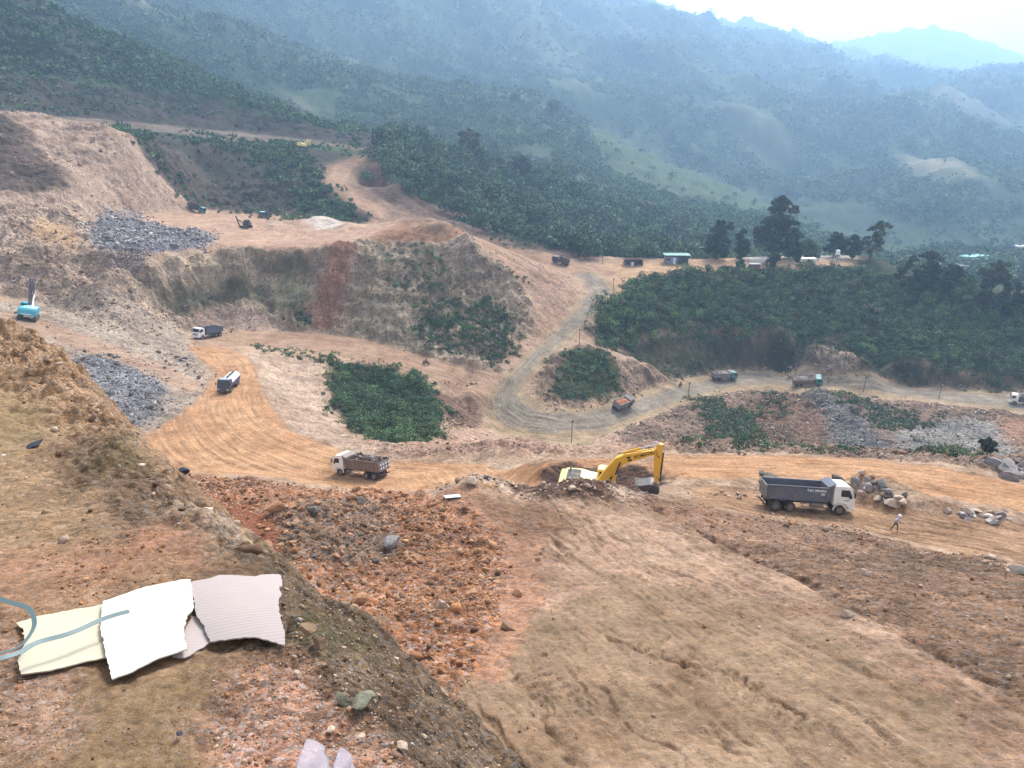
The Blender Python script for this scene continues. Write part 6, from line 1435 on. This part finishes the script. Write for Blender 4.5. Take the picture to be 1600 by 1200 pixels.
def sheet(name, px, mat, th=.006, lift=.02, curl=None, jag=.005, label=None, cat=None, seed=1, parent=None):
    r = random.Random(seed); w3 = lground([p[0] for p in px], [p[1] for p in px]); out = []
    for i in range(len(w3)):
        a, b_ = w3[i], w3[(i + 1) % len(w3)]; n = max(1, int(np.hypot(*(b_ - a)[:2]) / .02))
        for k in range(n):
            q = a + (b_ - a) * k / n; j = jag if k else jag * .4; out.append(Vector((q[0] + r.gauss(0, j * .45), q[1] + r.gauss(0, j * .45))))
    poly = [tuple(p) for p in out]; xs = np.array([p[0] for p in poly]); ys = np.array([p[1] for p in poly])
    gx_, gy_ = np.meshgrid(np.arange(xs.min(), xs.max(), .035), np.arange(ys.min(), ys.max(), .035)); ii = in_poly(poly, gx_, gy_)
    pts = out + [Vector((float(x), float(y))) for x, y in zip(gx_[ii], gy_[ii])]; n = len(out)
    vv, ee, ff, *_ = delaunay_2d_cdt(pts, [(i, (i + 1) % n) for i in range(n)], [list(range(n))], 1, 1e-5)
    x = np.array([v.x for v in vv]); y = np.array([v.y for v in vv]); z = lheight(x, y)
    i, j = np.clip(np.interp(np.hypot(x, y), lr, np.arange(len(lr))).astype(int), 0, len(lr) - 1), np.clip(((np.arctan2(x, y) - la[0]) / (la[-1] - la[0]) * (len(la) - 1)).astype(int), 0, len(la) - 1)
    A_ = np.stack([np.ones_like(x), x, y, x * x, x * y, y * y], 1); cf = np.linalg.lstsq(A_, z, rcond=None)[0]; zq = A_ @ cf; bumpz = LZ[i, j] - zq; z0 = zq + np.percentile(bumpz, 93) + lift + .003 * fbm(x / .3, y / .3, 2, 200 + seed)
    if curl is not None: z0 = z0 + curl(x, y)
    co = [(float(a), float(b_), float(c)) for a, b_, c in zip(x, y, z0)]; nv = len(co)
    bm = bmesh.new(); top = [bm.verts.new(c) for c in co]; bot = [bm.verts.new((c[0], c[1], c[2] - th)) for c in co]
    for f in ff: bm.faces.new([top[q] for q in f]); bm.faces.new([bot[q] for q in reversed(f)])
    bm.edges.ensure_lookup_table()
    for e in [e for e in bm.edges if e.is_boundary and e.verts[0] in set(top) ]:
        pass
    ti = {v: k for k, v in enumerate(top)}
    for e in [e for e in bm.edges if e.is_boundary]:
        a, b_ = e.verts
        if a in ti and b_ in ti: bm.faces.new((b_, a, bot[ti[a]], bot[ti[b_]]))
    bmesh.ops.recalc_face_normals(bm, faces=bm.faces[:]); me = bpy.data.meshes.new(name); bm.to_mesh(me); bm.free(); me.materials.append(mat)
    o = bpy.data.objects.new(name, me); C.objects.link(o)
    if label: tag(o, label, cat)
    return o
M_c1 = cardmat('cream_board', K(238,224,196, .54), 0, .35); M_c2 = cardmat('pale_board', K(246,240,222, .66), 0, .08); M_c3 = cardmat('corrugated_board', K(214,196,190, .52), 1, .10)
c3b = sheet('cardboard', [(300,965),(322,968),(330,1008),(290,1034),(270,1030)], M_c3, lift=.004, label='small folded flap of corrugated cardboard between the white and the pinkish sheets', cat='cardboard', seed=4)
c3 = sheet('cardboard', [(300,922),(330,915),(345,909),(385,906),(400,908),(440,910),(443,926),(437,930),(442,940),(437,950),(438,970),(447,1000),(446,1014),(400,1010),(330,1011),(318,985),(308,968)], M_c3, lift=.022, label='pinkish corrugated cardboard sheet with a torn right edge lying on the ledge', cat='cardboard', seed=3)
c1 = sheet('cardboard', [(26,978),(60,970),(150,955),(185,945),(190,1030),(130,1041),(80,1055),(35,1062),(30,1040),(40,1010),(38,990)], M_c1, lift=.014, label='cream cardboard sheet stained with earth at the left, beside the blue strap', cat='cardboard', seed=2)
c2 = sheet('cardboard', [(165,952),(230,930),(245,926),(290,915),(300,917),(305,960),(292,985),(290,1010),(296,1028),(250,1044),(210,1064),(178,1072),(168,1030),(160,990)], M_c2, lift=.034, label='almost white cardboard sheet in the middle, overlapping the cream and pinkish ones', cat='cardboard', seed=5)
def ribbon(name, px, width, label, lift=.05, hump=0.0):
    w3 = lground([p[0] for p in px], [p[1] for p in px]); pts = []
    for i in range(len(w3) - 1):
        p0 = w3[max(0, i - 1)]; p1 = w3[i]; p2 = w3[i + 1]; p3 = w3[min(len(w3) - 1, i + 2)]
        for k in range(8):
            t = k / 8; pts.append(.5 * ((2 * p1) + (-p0 + p2) * t + (2 * p0 - 5 * p1 + 4 * p2 - p3) * t * t + (-p0 + 3 * p1 - 3 * p2 + p3) * t ** 3))
    pts.append(w3[-1]); pts = np.array(pts); z = lheight(pts[:, 0], pts[:, 1]); z = np.convolve(np.pad(z, 12, mode='edge'), np.ones(25) / 25, 'valid') + lift + hump * np.sin(np.linspace(0, math.pi, len(pts)))
    bm = bmesh.new(); prev = None
    for i in range(len(pts)):
        d = Vector((*(pts[min(i + 1, len(pts) - 1)] - pts[max(i - 1, 0)])[:2], 0)).normalized(); n = Vector((-d.y, d.x, .35)).normalized(); p = Vector((pts[i][0], pts[i][1], z[i]))
        up = d.cross(n); cur = [bm.verts.new(p + n * width / 2 + up * .001), bm.verts.new(p - n * width / 2 + up * .001), bm.verts.new(p - n * width / 2 - up * .001), bm.verts.new(p + n * width / 2 - up * .001)]
        if prev:
            for k in range(4): bm.faces.new((prev[k], prev[(k + 1) % 4], cur[(k + 1) % 4], cur[k]))
        prev = cur
    bmesh.ops.recalc_face_normals(bm, faces=bm.faces[:]); me = bpy.data.meshes.new(name); bm.to_mesh(me); bm.free(); me.materials.append(MT['strap']); o = bpy.data.objects.new(name, me); C.objects.link(o); tag(o, label, 'strap'); return o
MT['strap'] = paint('strap', (84, 106, 108), .5, 0, .15)
ribbon('strap', [(-90,985),(-60,968),(-10,964),(30,970),(55,985),(63,1003),(55,1025),(35,1042),(0,1052),(-50,1062)], .019, 'blue-grey plastic strap bent into a loop over the end of the cream cardboard', .075, .03)
ribbon('strap', [(-60,1085),(0,1072),(40,1058),(70,1038),(120,1020),(170,1002),(210,988)], .020, 'blue-grey plastic strap running straight across the cream and white cardboard', .11, .0)
# stones on the ledge
def lboulder(u, v, s_, k_, lb, name='rock', group=None, flat=1.0, sink=.3):
    p = lground([u], [v])[0]; p = p + np.array([0, 0, float((LZ - LZS)[np.clip(np.searchsorted(lr, np.hypot(p[0], p[1])), 0, len(lr) - 1), int((math.atan2(p[0], p[1]) - la[0]) / (la[-1] - la[0]) * (len(la) - 1))])])
    return boulder(p, s_, k_, lb, group, name, sink=sink, cat='rock', flat=flat)
for (u, v, s_, k_, lb, fl) in [(56,698,.075,'dark','blue-grey rock lying alone on the upper ledge',.7), (4,711,.03,'white','small whitish stone at the left edge of the ledge',1), (570,1110,.045,'green','greenish rock near the outer rim of the ledge',.8), (540,1098,.035,'green','olive stone beside the greenish rock',.8), (516,1143,.022,'pale','pale pebble just above the plastic bags',1), (566,1150,.02,'pale','pale oval pebble right of the plastic bags',.7), (631,1176,.022,'pale','pale pebble at the lower rim of the ledge',1), (484,1001,.04,'brown','brown rock on the mossy ledge shoulder right of the cardboard',1), (502,1020,.045,'brown','flat brown rock on the mossy ledge shoulder',.7), (466,1057,.018,'pale','small pale pebble below the pinkish cardboard',1), (281,1152,.014,'dark','tiny dark scrap of stone on the clay of the ledge',1), (291,748,.05,'dark','black clod poking up from the ledge rim',1.3)]: lboulder(u, v, s_, k_, lb, flat=fl)
def lscatter(px, n, lo, hi, cols, seed, near=.7):
    r = np.random.default_rng(seed); w3 = lground([p[0] for p in px], [p[1] for p in px]); lo_, hi_ = w3.min(0), w3.max(0)
    x = r.uniform(lo_[0], hi_[0], n); y = r.uniform(lo_[1], hi_[1], n); m = in_poly([tuple(q) for q in w3], x, y); x, y = x[m], y[m]
    i = np.clip(np.searchsorted(lr, np.hypot(x, y)), 0, len(lr) - 1); j = np.clip(((np.arctan2(x, y) - la[0]) / (la[-1] - la[0]) * (len(la) - 1)).astype(int), 0, len(la) - 1)
    return stones(np.stack([x, y, LZ[i, j]], -1), psize(len(x), lo, hi, seed, 2.6), cols, seed)
stone_heap('pebbles', [lscatter([(330,1050),(480,1010),(600,1120),(660,1300),(330,1300)], 3500, .0025, .014, ORC + PKC, 301), lscatter([(-100,930),(60,960),(120,1100),(60,1300),(-100,1300)], 2500, .003, .016, ORC + PKC[:2], 302),
    lscatter([(430,870),(560,962),(720,1115),(880,1310),(640,1300),(500,1040),(400,1000)], 3000, .004, .03, BRC + GRC[:1] + PKC[:1], 303), lscatter([(-200,500),(60,530),(188,655),(300,755),(470,900),(300,930),(-200,900)], 6000, .006, .05, PKC + BRC, 304),
    lscatter([(0,513),(128,592),(188,655),(268,728),(340,792),(425,866),(380,895),(300,822),(195,708),(110,602)], 1500, .03, .14, PKC + BRC, 305), lscatter([(60,860),(240,830),(300,900),(100,950)], 800, .004, .018, ORC, 306), lscatter([(-150,1090),(300,1060),(330,1290),(-150,1290)], 900, .002, .009, BRC, 307)], 'pebbles and crumbs of earth scattered over the ledge')
# grass tufts on the rim
def tufts(px, n, ls, seed):
    r = np.random.default_rng(seed); w3 = lground([p[0] for p in px], [p[1] for p in px]); lo_, hi_ = w3.min(0), w3.max(0); x = r.uniform(lo_[0], hi_[0], n); y = r.uniform(lo_[1], hi_[1], n); m = in_poly([tuple(q) for q in w3], x, y); x, y = x[m], y[m]
    R_ = np.full(len(x), ls * 2.5); return leaves(np.stack([x, y, lheight(x, y) + ls], -1), R_, R_ * .5, 14, ls, shades(len(x), DRY + MD[:1], seed))
tag(foliage('moss', [tufts([(455,930),(520,935),(545,990),(500,1030),(450,1000)], 300, .006, 401)]), 'low moss and weeds on the rim of the ledge', 'moss', kind='stuff')
# plastic bags
def bag(label, px, hgt, seed):
    m = MT.get('bag')
    if m is None:
        m, nt, bs = new_mat('thin_plastic'); bs.inputs['Base Color'].default_value = (.80, .78, .88, 1); bs.inputs['Roughness'].default_value = .25; bs.inputs['Transmission Weight'].default_value = .8; bs.inputs['IOR'].default_value = 1.2
        b = NB(nt); co = b.node('ShaderNodeNewGeometry').outputs['Position']; n = b.noise(co, 45, 4, .6); bp = b.node('ShaderNodeBump'); bp.inputs['Strength'].default_value = .9; bp.inputs['Distance'].default_value = .01; nt.links.new(n, bp.inputs['Height']); nt.links.new(bp.outputs[0], bs.inputs['Normal']); MT['bag'] = m
    w3 = lground([p[0] for p in px], [p[1] for p in px]); c = w3.mean(0); r = random.Random(seed)
    bm = bmesh.new(); bmesh.ops.create_icosphere(bm, subdivisions=4, radius=1)
    ax = Vector((*(w3[1] - w3[0])[:2], 0)); L = ax.length / 2; ax.normalize(); sd2 = Vector((-ax.y, ax.x, 0)); W_ = abs(Vector((*(w3[2] - w3[0])[:2], 0)).dot(sd2))
    for v in bm.verts:
        q = v.co; f = fbm(np.array([q.x * 2.2 + seed]), np.array([q.y * 2.2 + q.z]), 3, seed)[0]; q = q * (1 + .14 * f)
        wd = 1.0 - .28 * q.x + .10 * math.sin(q.x * 9); q = Vector((math.copysign(abs(q.x) ** .38, q.x), math.copysign(abs(q.y) ** .5, q.y), q.z)); v.co = ax * (q.x * L + q.y * .012) + sd2 * q.y * W_ * wd + Vector((0, 0, (q.z * .8 + .7) * hgt * (1 + .5 * math.sin(q.x * 7 + q.y * 3))))
    for f in bm.faces: f.smooth = True
    me = bpy.data.meshes.new('plastic_bag'); bm.to_mesh(me); bm.free(); me.materials.append(m); o = bpy.data.objects.new('plastic_bag', me); C.objects.link(o); o.location = (c[0], c[1], lheight(c[0:1], c[1:2])[0] + .01); tag(o, label, 'plastic bag')
bag('crumpled translucent plastic bag at the bottom, the left one of two', [(472, 1340), (487, 1192), (506, 1250)], .016, 3)
bag('crumpled translucent plastic bag at the bottom, the right one with a pointed top', [(528, 1340), (535, 1196), (551, 1250)], .014, 8)

# ------------------------------------------------------------------ haze
def make_haze():
    x0, x1, y0, y1 = -5200, 5200, -300, 7600
    z0 = float(min(GZ.min(), -130)) - 3; z1 = float(GZ.max()) + 25
    me = bpy.data.meshes.new('haze')
    bm = bmesh.new(); bmesh.ops.create_cube(bm, size=1.0)
    for v in bm.verts: v.co = Vector(((x0 + x1) / 2 + v.co.x * (x1 - x0), (y0 + y1) / 2 + v.co.y * (y1 - y0), (z0 + z1) / 2 + v.co.z * (z1 - z0)))
    bm.to_mesh(me); bm.free()
    m = bpy.data.materials.new('haze'); m.use_nodes = True; t = m.node_tree
    t.nodes.remove(t.nodes['Principled BSDF'])
    pv = t.nodes.new('ShaderNodeVolumePrincipled'); pv.inputs['Color'].default_value = HAZE_COL + (1,)
    pv.inputs['Density'].default_value = HAZE_D; pv.inputs['Anisotropy'].default_value = .4
    t.links.new(pv.outputs[0], t.nodes['Material Output'].inputs['Volume'])
    me.materials.append(m); o = bpy.data.objects.new('haze', me); C.objects.link(o); o['kind'] = 'stuff'
HAZE_COL = (.47, .70, 1.0); HAZE_D = .00031
make_haze()
